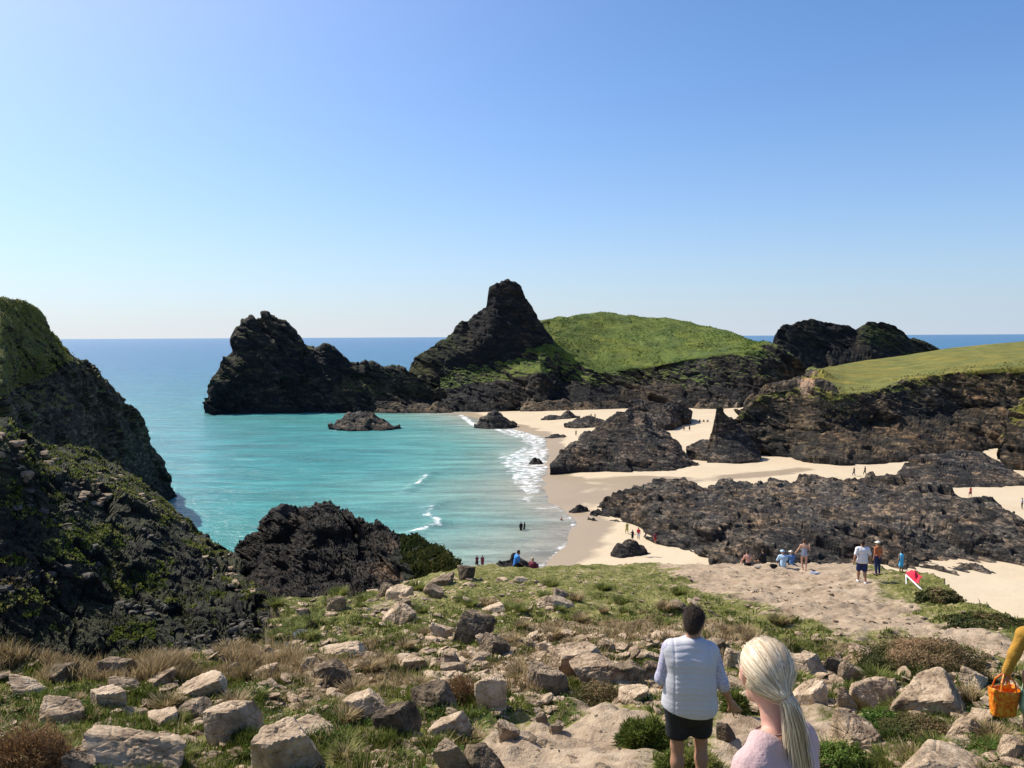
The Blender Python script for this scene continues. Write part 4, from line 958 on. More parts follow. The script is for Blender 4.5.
def bush(name, label, cat, px, py, wpx, hpx, mat, cnt, seed, leaf=.03, tone0=.4, tonetop=.3, spiky=.0):
    rs = np.random.default_rng(seed); q = hit(px, py); Y = q[1]; w = wpx*Y/F_/2; h = hpx*Y/F_
    u = rs.normal(size=(cnt, 3)); u /= np.linalg.norm(u, axis=1)[:, None]; u[:, 2] = np.abs(u[:, 2])
    r = rs.uniform(.35, 1.0, cnt)**.5
    lump = 1+.28*perlin(u*2.2+seed)+.18*perlin(u*5+seed)
    C = u*(r*lump)[:, None]*np.array([w, w*.75, h])
    nrm = u+rs.normal(size=(cnt, 3))*.6
    t1 = np.cross(nrm, rs.normal(size=(cnt, 3))); t1 /= np.linalg.norm(t1, axis=1)[:, None]
    t2 = np.cross(nrm, t1); t2 /= np.linalg.norm(t2, axis=1)[:, None]
    if spiky: t1 = t1*.3; t2 = u*.8+rs.normal(size=(cnt, 3))*.5; t2 *= spiky
    L = max(leaf, Y*.0012)*rs.uniform(.6, 1.4, cnt)[:, None]
    V = np.stack([C-t2*L, C+t1*L*.6, C+t2*L, C-t1*L*.6], 1).reshape(-1, 3)
    tn = np.clip(tone0+tonetop*(u[:, 2]-.4)+rs.normal(size=cnt)*.15+.4*perlin(C*2.+3), 0, 1)
    root = bpy.data.objects.new(name, None); COL.objects.link(root); root.location = q; tag(root, label, cat)
    link('foliage', mesh('foliage', V, np.arange(4*cnt).reshape(-1, 4), False, dict(tone=np.repeat(tn, 4))), M[mat], root)
    # woody stems
    SV = []; SF = []
    for k in range(14):
        d = u[k]*np.array([w, w*.75, h])*.9; b0 = np.array([rs.normal()*.1*w, rs.normal()*.1*w, -.05]); wd_ = np.array([max(.006, Y*.0006), 0, 0])
        i = len(SV); SV += [b0-wd_, b0+wd_, b0+wd_[[1, 0, 2]], b0+d-wd_*.3, b0+d+wd_*.3, b0+d+wd_[[1, 0, 2]]*.3]
        SF += [(i, i+1, i+4, i+3), (i+1, i+2, i+5, i+4), (i+2, i, i+3, i+5)]
    link('stem', mesh('stem', np.array(SV), np.array(SF)), MST, root)
    return root
MST = plain('woody_stem', (.10, .07, .045))
bush('heather_mound', 'broad heather mound with brown top and green lower side right of the bare ground', 'shrub', 922, 672, 125, 32, 'heather', 42000, 41, .016, .42, 1.0)
bush('bracken', 'reddish brown bracken clump in the bottom left corner', 'bracken', 28, 775, 100, 48, 'bracken', 9000, 42, .03, .45, .2, .9)
bush('bracken', 'reddish brown bracken clump on the dry grass left of the tall white boulder', 'bracken', 462, 704, 44, 30, 'bracken', 5000, 43, .025, .4, .2, .9)
bush('tussock', 'small green grass tussock between the man\'s hand and the path', 'grass tussock', 735, 712, 28, 20, 'grass', 3500, 44, .04, .25, .2, 1.0)
bush('tussock', 'dark green grass tussock left of the man\'s bare legs', 'grass tussock', 648, 748, 60, 30, 'grass', 8000, 45, .045, .25, .25, 1.0)
bush('tussock', 'green grass tussock in front of the man\'s feet', 'grass tussock', 690, 776, 70, 26, 'grass', 8000, 54, .035, .4, .3, 1.0)
bush('shrub', 'round olive tuft at the edge of the stream bed', 'shrub', 312, 632, 14, 12, 'heather', 1200, 46, .03, .4, .2)
bush('shrub', 'olive shrub in the grass at right below the long sloping ridge', 'shrub', 920, 738, 90, 18, 'heather', 12000, 47, .014, .4, .3)
bush('shrub', 'bright green leafy plant at the bottom right of the ponytail', 'shrub', 842, 770, 60, 26, 'leaf', 8000, 48, .014, .6, .3)
bush('shrub', 'green leafy patch left of the brightest boulder', 'shrub', 880, 727, 50, 18, 'leaf', 5000, 49, .012, .3, .3)
bush('shrub', 'brown and green tuft at the top of the dirt path, left of the vest', 'shrub', 598, 702, 60, 20, 'heather', 7000, 50, .012, .5, .4)
bush('scrub_bank', 'green scrub along the bank beside the fallen red banner', 'scrub', 940, 602, 46, 13, 'heather', 6000, 51, .05, .45, .3)
bush('scrub_bank', 'green scrub bank above the sand at the right edge', 'scrub', 992, 630, 90, 13, 'heather', 6000, 52, .04, .3, .3)

# grass tussocks dotted over the slope: a few built, the rest copied with their parts
def tussock_proto(seed, mat, cnt=420):
    rs = np.random.default_rng(seed); th = rs.uniform(0, 6.28, cnt); r0 = rs.uniform(0, .45, cnt)**.8
    b = np.stack([r0*np.cos(th), r0*np.sin(th), 0*th-.05], 1); out = np.stack([np.cos(th), np.sin(th), 0*th], 1)
    L = rs.uniform(.5, 1.1, cnt)[:, None]; tip = b+out*L*rs.uniform(.25, .95, (cnt, 1))+np.array([0, 0, 1])*L*.75+rs.normal(size=(cnt, 3))*.08
    mid = b*.5+tip*.5+np.array([0, 0, .12]); s_ = np.stack([-np.sin(th), np.cos(th), 0*th], 1)*.028
    V = np.stack([b-s_, b+s_, mid+s_*.8, mid-s_*.8, tip+s_*.15, tip-s_*.15], 1).reshape(-1, 3); i = np.arange(cnt)*6
    Fc = np.concatenate([np.stack([i, i+1, i+2, i+3], 1), np.stack([i+3, i+2, i+4, i+5], 1)])
    m1 = mesh('blades', V, Fc, False, dict(tone=np.repeat(np.clip(.45+rs.normal(size=cnt)*.25, 0, 1), 6))); m1.materials.append(M[mat])
    m2 = mesh('crown', boulder_verts(ICO2[0], rs, (.42, .42, .2), 9, 10, .1), ICO2[1], True); m2.materials.append(MST); return m1, m2
TP = [tussock_proto(s_, mt) for s_, mt in ((1, 'grass'), (2, 'grass'), (3, 'dry'), (4, 'dry'))]
def tussocks(cnt, pxr, pyr, which, size, label, group, seed):
    rs = np.random.default_rng(seed); m_ = 0; tr = 0
    while m_ < cnt and tr < cnt*10:
        tr += 1; q = hit(rs.uniform(*pxr), rs.uniform(*pyr))
        if q[1] > 55 or masks(q[:1], q[1:2])[0][0] > .5: continue
        a, b_ = TP[which[rs.integers(len(which))]]
        root = bpy.data.objects.new('tussock', None); COL.objects.link(root); root.location = q; s_ = size*rs.uniform(.6, 1.4)*(.5+q[1]/25); root.scale = (s_, s_, s_*rs.uniform(.6, 1.0)); root.rotation_euler = (0, 0, rs.uniform(0, 6.28))
        tag(root, label, 'grass tussock', group)
        for nm, me_ in (('blades', a), ('crown', b_)):
            o = bpy.data.objects.new(nm, me_); COL.objects.link(o); o.parent = root
        m_ += 1
tussocks(34, (275, 480), (590, 645), (0, 1), .22, 'green grass tussock on the turf below the dark outcrop', 'tussocks below the outcrop', 81)
tussocks(26, (480, 780), (585, 630), (0, 1, 2), .20, 'low grass tussock on the open turf in mid slope', 'tussocks on the open turf', 82)
tussocks(36, (150, 800), (632, 690), (2, 3, 3), .20, 'brown grass tussock in the dry belt', 'tussocks in the dry belt', 83)
tussocks(26, (0, 470), (690, 765), (0, 1, 3), .20, 'grass tussock among the near left boulders', 'tussocks among the near left boulders', 84)
tussocks(22, (790, 1020), (655, 765), (0, 1, 3), .20, 'grass tussock among the rubble on the right', 'tussocks among the right rubble', 85)
rubble('rubble', 900, (270, 560), (575, 650), (2.5, 11), 'boulder', 68, 'small pale stones strewn over the turf below the outcrop')
rubble('rubble', 500, (270, 800), (575, 640), (2, 8), 'boulder_dark', 69, 'small dark stones strewn over the turf')
# ------------------------------------------------------------------ people: one continuous surface each, clothes as children
def surface_nets(Fv, origin, h):
    nx, ny, nz = Fv.shape; c = (nx-1, ny-1, nz-1)
    acc = np.zeros(c+(3,)); cnt = np.zeros(c)
    for ax in range(3):
        o1, o2 = [a for a in range(3) if a != ax]
        for i in (0, 1):
            for j in (0, 1):
                s0 = [slice(0, -1)]*3; s1 = [slice(0, -1)]*3
                s1[ax] = slice(1, None)
                if i: s0[o1] = s1[o1] = slice(1, None)
                if j: s0[o2] = s1[o2] = slice(1, None)
                a = Fv[tuple(s0)]; b = Fv[tuple(s1)]; cr = (a < 0) != (b < 0)
                t = np.where(cr, a/(a-b+1e-12), 0)
                acc[..., ax] += np.where(cr, t, 0); acc[..., o1] += np.where(cr, i, 0); acc[..., o2] += np.where(cr, j, 0); cnt += cr
    mk = cnt > 0; idx = np.full(c, -1); idx[mk] = np.arange(mk.sum())
    V = (np.argwhere(mk)+acc[mk]/cnt[mk][:, None])*h+origin
    Q = []
    for ax in range(3):
        o1, o2 = (ax+1) % 3, (ax+2) % 3
        s0 = [slice(1, -1)]*3; s1 = [slice(1, -1)]*3; s0[ax] = slice(0, -1); s1[ax] = slice(1, None)
        a = Fv[tuple(s0)] < 0; b = Fv[tuple(s1)] < 0
        w = np.argwhere(a != b); neg = a[a != b]; w = w + 1; w[:, ax] -= 1
        e1 = np.zeros(3, int); e1[o1] = 1; e2 = np.zeros(3, int); e2[o2] = 1
        g = lambda q: idx[q[:, 0], q[:, 1], q[:, 2]]
        f = np.stack([g(w-e1-e2), g(w-e2), g(w), g(w-e1)], 1)
        f[~neg] = f[~neg][:, ::-1]; Q.append(f)
    return V, np.vstack(Q)
def sd_cone(p, a, b, ra, rb):
    a = np.array(a, float); b = np.array(b, float); ba = b-a; L = (ba**2).sum()+1e-9
    t = np.clip(((p-a) @ ba)/L, 0, 1); return np.linalg.norm(p-a-t[..., None]*ba, axis=-1)-(ra+(rb-ra)*t)
def sd_ell(p, c, r, Rm=None):
    q = p-np.array(c, float)
    if Rm is not None: q = q @ Rm
    r = np.array(r, float); k = np.linalg.norm(q/r, axis=-1); k2 = np.linalg.norm(q/r**2, axis=-1)+1e-9
    return k*(k-1)/k2
def build_sdf(prims, h, k=.03, post=None, pad=.06):
    pts = []
    for q in prims:
        if q[0] == 'c': pts += [np.array(q[1])-q[3], np.array(q[1])+q[3], np.array(q[2])-q[4], np.array(q[2])+q[4]]
        else: m = max(q[2]); pts += [np.array(q[1])-m, np.array(q[1])+m]
    pts = np.array(pts, float); lo = pts.min(0)-pad; hi = pts.max(0)+pad
    n3 = np.ceil((hi-lo)/h).astype(int)+1
    ax = [lo[i]+h*np.arange(n3[i]) for i in range(3)]
    Fv = np.full(tuple(n3), .25)
    for q in prims:
        kk = k
        if q[0] == 'c':
            a, b, ra, rb = q[1:5]; kk = q[5] if len(q) > 5 else k
            l = np.minimum(np.array(a)-ra, np.array(b)-rb); u = np.maximum(np.array(a)+ra, np.array(b)+rb)
        else:
            m = max(q[2]); l = np.array(q[1])-m; u = np.array(q[1])+m; kk = q[4] if len(q) > 4 else k
        i0 = np.clip(np.floor((l-.08-lo)/h).astype(int), 0, n3); i1 = np.clip(np.ceil((u+.08-lo)/h).astype(int)+1, 0, n3)
        sl = tuple(slice(i0[i], i1[i]) for i in range(3))
        gx_ = np.stack(np.meshgrid(*[ax[i][sl[i]] for i in range(3)], indexing='ij'), -1)
        d = sd_cone(gx_, *q[1:5]) if q[0] == 'c' else sd_ell(gx_, q[1], q[2], q[3] if len(q) > 3 else None)
        A = Fv[sl]; hh = np.clip(kk-np.abs(A-d), 0, None)/kk; Fv[sl] = np.minimum(A, d)-hh*hh*kk/4
    if post:
        g = np.stack(np.meshgrid(*ax, indexing='ij'), -1); Fv = post(Fv, g)
    return surface_nets(Fv, lo, h)

SK = {}
def skinmat(kind='fair'):
    cols = dict(fair=(.52, .30, .21), tan=(.36, .19, .115), pink=(.60, .33, .25))
    if kind not in SK: SK[kind] = plain('skin_'+kind, cols[kind], .55, .05, 40)
    return SK[kind]
CL = {}
def cloth(name, col, **k):
    if name not in CL: CL[name] = plain(name, col, .9, .10, 60, .002)
    return CL[name]
def standing(**o):
    J = dict(pel=(0, 0, .95), wai=(0, 0, 1.12), che=(0, 0, 1.30), nck=(0, -.01, 1.46), hd=(0, .02, 1.64),
             shl=(-.175, -.01, 1.41), ell=(-.225, -.03, 1.13), wrl=(-.235, .04, .89), shr=(.175, -.01, 1.41), elr=(.225, -.03, 1.13), wrr=(.235, .04, .89),
             hil=(-.09, 0, .92), knl=(-.10, .02, .50), anl=(-.10, -.02, .08), hir=(.09, 0, .92), knr=(.10, .02, .50), anr=(.10, -.02, .08))
    J.update(o); return J
SIT = dict(pel=(0, 0, .12), wai=(0, .0, .30), che=(0, .04, .48), nck=(0, .07, .64), hd=(0, .11, .81),
           shl=(-.175, .06, .59), ell=(-.24, .18, .36), wrl=(-.13, .38, .34), shr=(.175, .06, .59), elr=(.24, .18, .36), wrr=(.13, .38, .34),
           hil=(-.09, .04, .12), knl=(-.13, .40, .42), anl=(-.12, .62, .07), hir=(.09, .04, .12), knr=(.13, .40, .42), anr=(.12, .62, .07))
WALK = dict(knl=(-.10, .20, .53), anl=(-.09, .28, .10), knr=(.10, .02, .50), anr=(.10, -.25, .13), ell=(-.22, -.12, 1.14), wrl=(-.23, -.16, .90), elr=(.22, .06, 1.14), wrr=(.22, .22, .94))
V3 = lambda q: np.array(q, float)
def lerp(a, b, t): return tuple(V3(a)*(1-t)+V3(b)*t)
def hand_prims(w, dirv, side, detail, curl=.3, palm_n=None):
    w = V3(w); d = V3(dirv); d /= np.linalg.norm(d)
    if not detail: return [('c', tuple(w), tuple(w+d*.13), .033, .022)]
    pn = V3(palm_n if palm_n is not None else (0, -1, 0)); pn -= d*(pn @ d); pn /= np.linalg.norm(pn)
    s = np.cross(d, pn)
    out = []
    for t in (-.027, -.009, .009, .027):
        out.append(('c', tuple(w+d*.01+s*t*.7), tuple(w+d*.085+s*t), .018, .013, .012))
    for t, L in ((-.031, .062), (-.0105, .078), (.0105, .083), (.031, .072)):
        b = w+d*.085+s*t*1.1; m = b+d*L*.5+pn*L*curl*.25+s*t*.25; e = m+d*L*.42+pn*L*curl*.7+s*t*.1
        out += [('c', tuple(b), tuple(m), .0105, .0092, .004), ('c', tuple(m), tuple(e), .0092, .0075, .004)]
    b = w+d*.03+s*.028*side; m = b+d*.03+s*.03*side+pn*.012; e = m+d*.032+s*.006*side+pn*.014
    out += [('c', tuple(b), tuple(m), .015, .012, .008), ('c', tuple(m), tuple(e), .012, .009, .006)]
    return out
def body_prims(J, f=1.0, detail=False, handdir=None, palm=None):
    p = [('c', lerp(J['hil'], J['pel'], .3), lerp(J['hir'], J['pel'], .3), .115*f, .115*f), ('c', J['pel'], J['wai'], .125*f, .112*f), ('c', J['wai'], J['che'], .112*f, .125*f),
         ('c', lerp(J['che'], J['shl'], .45), lerp(J['che'], J['shr'], .45), .105*f, .105*f), ('c', lerp(J['nck'], J['shl'], .45), J['shl'], .055*f, .058*f), ('c', lerp(J['nck'], J['shr'], .45), J['shr'], .055*f, .058*f),
         ('c', tuple(V3(J['nck'])-V3((0, 0, .06))), lerp(J['nck'], J['hd'], .55), .058, .050)]
    for s in 'lr':
        p += [('c', J['sh'+s], J['el'+s], .050*f, .038*f), ('c', J['el'+s], lerp(J['el'+s], J['wr'+s], .35), .037*f, .038*f), ('c', lerp(J['el'+s], J['wr'+s], .35), J['wr'+s], .038*f, .025),
              ('c', J['hi'+s], J['kn'+s], .088*f, .055*f), ('c', J['kn'+s], lerp(J['kn'+s], J['an'+s], .35), .053*f, .056*f), ('c', lerp(J['kn'+s], J['an'+s], .35), J['an'+s], .056*f, .036)]
        a = V3(J['an'+s]); kdir = V3((0, 1, 0)); p += [('c', tuple(a+V3((0, -.03, -.045))), tuple(a+kdir*.15+V3((0, 0, -.055))), .036, .026)]
        hd_ = V3(handdir[s]) if handdir and s in handdir else V3(J['wr'+s])-V3(J['el'+s])
        p += hand_prims(J['wr'+s], hd_, 1 if s == 'l' else -1, detail, palm_n=palm)
    return p
def head_prims(c, yaw=0., pitch=0., detail=False):
    Rm = np.array((Matrix.Rotation(yaw, 3, 'Z') @ Matrix.Rotation(-pitch, 3, 'X')))
    T = lambda v: tuple(Rm @ V3(v)+V3(c))
    pr = [('e', T((0, -.012, .025)), (.076, .094, .088), Rm), ('e', T((0, .028, -.045)), (.056, .066, .068), Rm), ('c', T((-.02, .075, -.092)), T((.02, .075, -.092)), .020, .020)]
    pr += [('c', T((0, .085, .012)), T((0, .112, -.028)), .009, .014, .012), ('c', T((-.074, -.005, .015)), T((-.072, 0, -.03)), .014, .010, .008), ('c', T((.074, -.005, .015)), T((.072, 0, -.03)), .014, .010, .008)]
    if detail:
        pr += [('e', T((-.079, -.008, .010)), (.010, .022, .030), Rm, .008), ('e', T((.079, -.008, .010)), (.010, .022, .030), Rm, .008),
               ('c', T((-.022, .093, -.058)), T((.022, .093, -.058)), .0085, .0085, .01), ('c', T((-.018, .092, -.067)), T((.018, .092, -.067)), .009, .009, .006),
               ('c', T((-.045, .082, .034)), T((.045, .082, .034)), .010, .010, .012), ('e', T((-.045, .055, -.02)), (.025, .03, .022), Rm), ('e', T((.045, .055, -.02)), (.025, .03, .022), Rm)]
    return pr, T, Rm
def hair_prims(T, Rm, length='short'):
    pr = [('e', T((0, -.022, .035)), (.083, .098, .092), Rm)]
    if length == 'short': pr += [('e', T((0, -.055, -.03)), (.068, .055, .065), Rm), ('e', T((0, -.03, .06)), (.080, .085, .075), Rm)]
    if length == 'long': pr += [('c', T((0, -.07, .0)), T((0, -.10, -.20)), .07, .05)]
    return pr
def cut_face(T, Rm):
    n = V3(Rm) @ V3((0, .86, -.51)); o = V3(T((0, .052, .045)))
    return n, o
def person(label, pos, yaw, J, H=1.72, h=.03, skin='fair', hair=(.05, .03, .02), hairlen='short', clothes=(), f=1.0, detail=False, hyaw=0., hpitch=0., group=None, extra=None, handdir=None, palm=None, hat=None, child=False, shoes=None, necks=1.0, heads=1.0):
    root = bpy.data.objects.new('person', None); COL.objects.link(root); root.location = pos; root.rotation_euler = (0, 0, yaw); s = H/1.75; root.scale = (s, s, s)
    tag(root, label, 'person', group)
    hp, T, Rm = head_prims(J['hd'], hyaw, hpitch, detail)
    if child: hp = [(q[0],)+tuple(q[1:]) for q in hp]
    bp = body_prims(J, f, detail, handdir, palm); bp[6] = bp[6][:3]+(.058*necks, .050*necks); bp = bp + hp
    V, Fq = build_sdf(bp, h, .035 if not detail else .03); link('body', mesh('body', V, Fq, True), skinmat(skin), root)
    for nm, prims, mat, k, post, hh in clothes:
        V, Fq = build_sdf(prims, hh or h, k, post)
        if len(Fq): link(nm, mesh(nm, V, Fq, True), mat, root)
    if hair is not None:
        nn, oo = cut_face(T, Rm); ers = [V3(T((sx*.085, .012, -.012))) for sx in (-1, 1)]
        def ps(Fv, g):
            Fv = np.maximum(Fv, (g-oo) @ nn)
            if detail:
                for e_ in ers: Fv = np.maximum(Fv, .034-np.linalg.norm(g-e_, axis=-1))
            return Fv
        V, Fq = build_sdf(hair_prims(T, Rm, hairlen), min(h, .02), .03, ps)
        if detail:      # short strands over the cap
            rs = np.random.default_rng(4); k_ = 9000; pv = V[rs.integers(0, len(V), k_)]+rs.normal(size=(k_, 3))*.003; cc = V3(T((0, -.02, .02)))
            ou = pv-cc; ou /= np.linalg.norm(ou, axis=1)[:, None]; dn = np.cross(np.cross(ou, V3((.15, -.25, -1))), ou)+rs.normal(size=(k_, 3))*.35
            dn /= np.linalg.norm(dn, axis=1)[:, None]; sd3 = np.cross(ou, dn)*.0016; tip = pv+dn*.020+ou*.006
            n0 = len(V); V2 = np.stack([pv-sd3, pv+sd3, tip+sd3*.4, tip-sd3*.4], 1).reshape(-1, 3); V = np.vstack([V, V2]); Fq = np.vstack([Fq, n0+np.arange(4*k_).reshape(-1, 4)])
        link('hair', mesh('hair', V, Fq, True), plain('hair_tone', hair, .7, .35, 90, .004), root)
    if hat is not None:
        V, Fq = build_sdf([('e', T((0, -.01, .075)), (.095, .105, .065), Rm), ('e', T((0, .02, .055)), (.14, .16, .018), Rm)], min(h, .02), .02)
        link('sun_hat', mesh('sun_hat', V, Fq, True), hat, root)
    if shoes is not None:
        pr = []
        for q in 'lr':
            a = V3(J['an'+q]); pr.append(('c', tuple(a+V3((0, -.035, -.04))), tuple(a+V3((0, .165, -.05))), .044, .036))
        for q in pr:
            V, Fq = build_sdf([q], min(h, .02), .02); link('shoe', mesh('shoe', V, Fq, True), shoes, root)
    if extra: extra(root, T, Rm)
    return root
def top_prims(J, f=1.0, sleeve=.6, o=.014, hem=.0):
    p = [('c', tuple(V3(J['pel'])+V3((0, 0, hem))), J['wai'], .135*f+o, .118*f+o), ('c', J['wai'], J['che'], .118*f+o, .128*f+o), ('c', lerp(J['che'], J['shl'], .45), lerp(J['che'], J['shr'], .45), .106*f+o, .106*f+o),
         ('c', lerp(J['nck'], J['shl'], .5), J['shl'], .055*f+o, .058*f+o), ('c', lerp(J['nck'], J['shr'], .5), J['shr'], .055*f+o, .058*f+o)]
    for s in 'lr':
        if sleeve <= 0: continue
        p.append(('c', J['sh'+s], lerp(J['sh'+s], J['el'+s], min(1, sleeve)), .052*f+o, .045*f+o))
        if sleeve > 1: p.append(('c', J['el'+s], lerp(J['el'+s], J['wr'+s], sleeve-1), .042*f+o, .034*f+o))
    return p
def bottom_prims(J, f=1.0, leg=.8, o=.014):
    p = [('c', lerp(J['hil'], J['pel'], .3), lerp(J['hir'], J['pel'], .3), .118*f+o, .118*f+o), ('c', J['pel'], lerp(J['pel'], J['wai'], .35), .125*f+o, .115*f+o)]
    for s in 'lr':
        p.append(('c', J['hi'+s], lerp(J['hi'+s], J['kn'+s], min(1, leg)), .09*f+o, .09*f+o-.03*min(1, leg)*(1 if leg > 1 else .3)))
        if leg > 1: p.append(('c', J['kn'+s], lerp(J['kn'+s], J['an'+s], leg-1), .056*f+o, .040*f+o))
    return p
def top(J, mat, f=1., sleeve=.6, o=.014, name='shirt', hem=0.): return (name, top_prims(J, f, sleeve, o, hem), mat, .03, None, None)
def bottom(J, mat, f=1., leg=.8, o=.014, name='shorts'): return (name, bottom_prims(J, f, leg, o), mat, .03, None, None)

# ---- man in the quilted vest, 7 m away
J = standing(pel=(0, 0, .95), hd=(.045, .035, 1.63), nck=(.02, -.005, 1.47), che=(.0, -.02, 1.30), shl=(-.18, -.02, 1.415), shr=(.19, -.01, 1.39), ell=(-.245, .0, 1.13), wrl=(-.20, .20, 1.0),
             elr=(.275, -.02, 1.12), wrr=(.375, .05, .90), knl=(-.10, .04, .50), knr=(.12, .10, .51), anr=(.12, .02, .10))
qv = P(692., 640., 7.15); foot = (qv[0]-.02, 7.15, CAMZ + ray(692., 610.)[2]*7.15 - 1.755)
def quilt(Fv, g):
    zc = g[..., 2]-.10*np.abs(g[..., 0])*0 + .12*np.abs(g[..., 0]+.01)
    puff = np.abs(np.sin(math.pi*zc/.046))
    ctr = np.clip((.15-np.abs(g[..., 0]-.005))/.006, 0, 1)
    inside = Fv - .0065*(puff**.5-.55)*ctr - .0015*(puff**.5-.5)*(1-ctr) + .005*np.exp(-((np.abs(g[..., 0]-.005)-.15)/.007)**2)
    inside = inside - .006 - .003*np.sin(g[..., 0]*9+g[..., 2]*14)*np.sin(g[..., 2]*7+1) - .0
    cutt = np.maximum(inside, -(g[..., 2]-(.845-.25*np.clip(g[..., 0]+.05, -1, .05))))
    return np.maximum(cutt, (g[..., 2]-1.515))
vest = [('c', (-.07, -.005, .90), (-.06, -.01, 1.10), .165, .155), ('c', (.07, -.005, .90), (.07, -.01, 1.10), .165, .155), ('c', (-.06, -.01, 1.10), (-.08, -.02, 1.30), .155, .135), ('c', (.07, -.01, 1.10), (.09, -.02, 1.29), .155, .135), ('c', (-.10, -.02, 1.335), (.11, -.02, 1.32), .115, .115), ('c', (-.155, -.012, 1.405), (.165, -.01, 1.385), .075, .075),
        ('c', (-.08, 0, .92), (.08, 0, .92), .15, .15), ('c', (.015, -.01, 1.43), (.022, -.002, 1.49), .080, .068), ('c', (.02, -.01, 1.44), (-.15, -.01, 1.40), .075, .075), ('c', (.02, -.01, 1.44), (.16, -.01, 1.385), .075, .075)]
Jm = J
def sleeves(Fv, g): return np.maximum(Fv, -(g[..., 2]-.82))
shirt = [('c', (-.07, 0, .90), (.07, 0, .90), .155, .155)] + [('c', J['sh'+s], J['el'+s], .070, .058) for s in 'lr'] + [('c', J['el'+s], lerp(J['el'+s], J['wr'+s], .25), .056, .052) for s in 'lr']
mv, nt, b = newmat('white_quilted_fabric'); b.inputs['Base Color'].default_value = (.50, .49, .52, 1); b.inputs['Roughness'].default_value = .7
n = N(nt); n.l(n.bump(n.noise(n.coord(), 60, 4, .6), .35, .006), b.inputs['Normal'])
ms, nt, b = newmat('speckled_shirt_fabric'); n = N(nt); n.l(n.ramp(n.noise(n.coord(), 70, 3, .6), [(.45, (.50, .48, .56)), (.58, (.30, .28, .42))]), b.inputs['Base Color']); b.inputs['Roughness'].default_value = .9
shorts = [('c', (-.07, .0, .88), (.07, 0, .88), .150, .150), ('c', J['hil'], lerp(J['hil'], J['knl'], .66), .125, .108), ('c', J['hir'], lerp(J['hir'], J['knr'], .66), .125, .108)]
person('man in a white quilted vest and black shorts walking down the slope, seen from behind', foot, R(-4), J, 1.75, .0105, 'tan', (.045, .028, .020), 'short',
       [('vest', vest, mv, .05, quilt, .008), ('shirt', shirt, ms, .04, None, .010), ('shorts', shorts, plain('black_shorts_cloth', (.014, .015, .02), .8, .2, 14, .03), .05, lambda Fv, g: np.maximum(np.maximum(Fv, g[..., 2]-1.0), -(g[..., 2]-.585)), .010)],
       detail=True, hyaw=R(-30), hpitch=R(18), f=1.03, necks=1.15, handdir={'r': (.5, .15, -.75), 'l': (.1, .5, -.5)}, palm=(0, 1, -.2), shoes=plain('dark_trainer', (.08, .07, .07)))

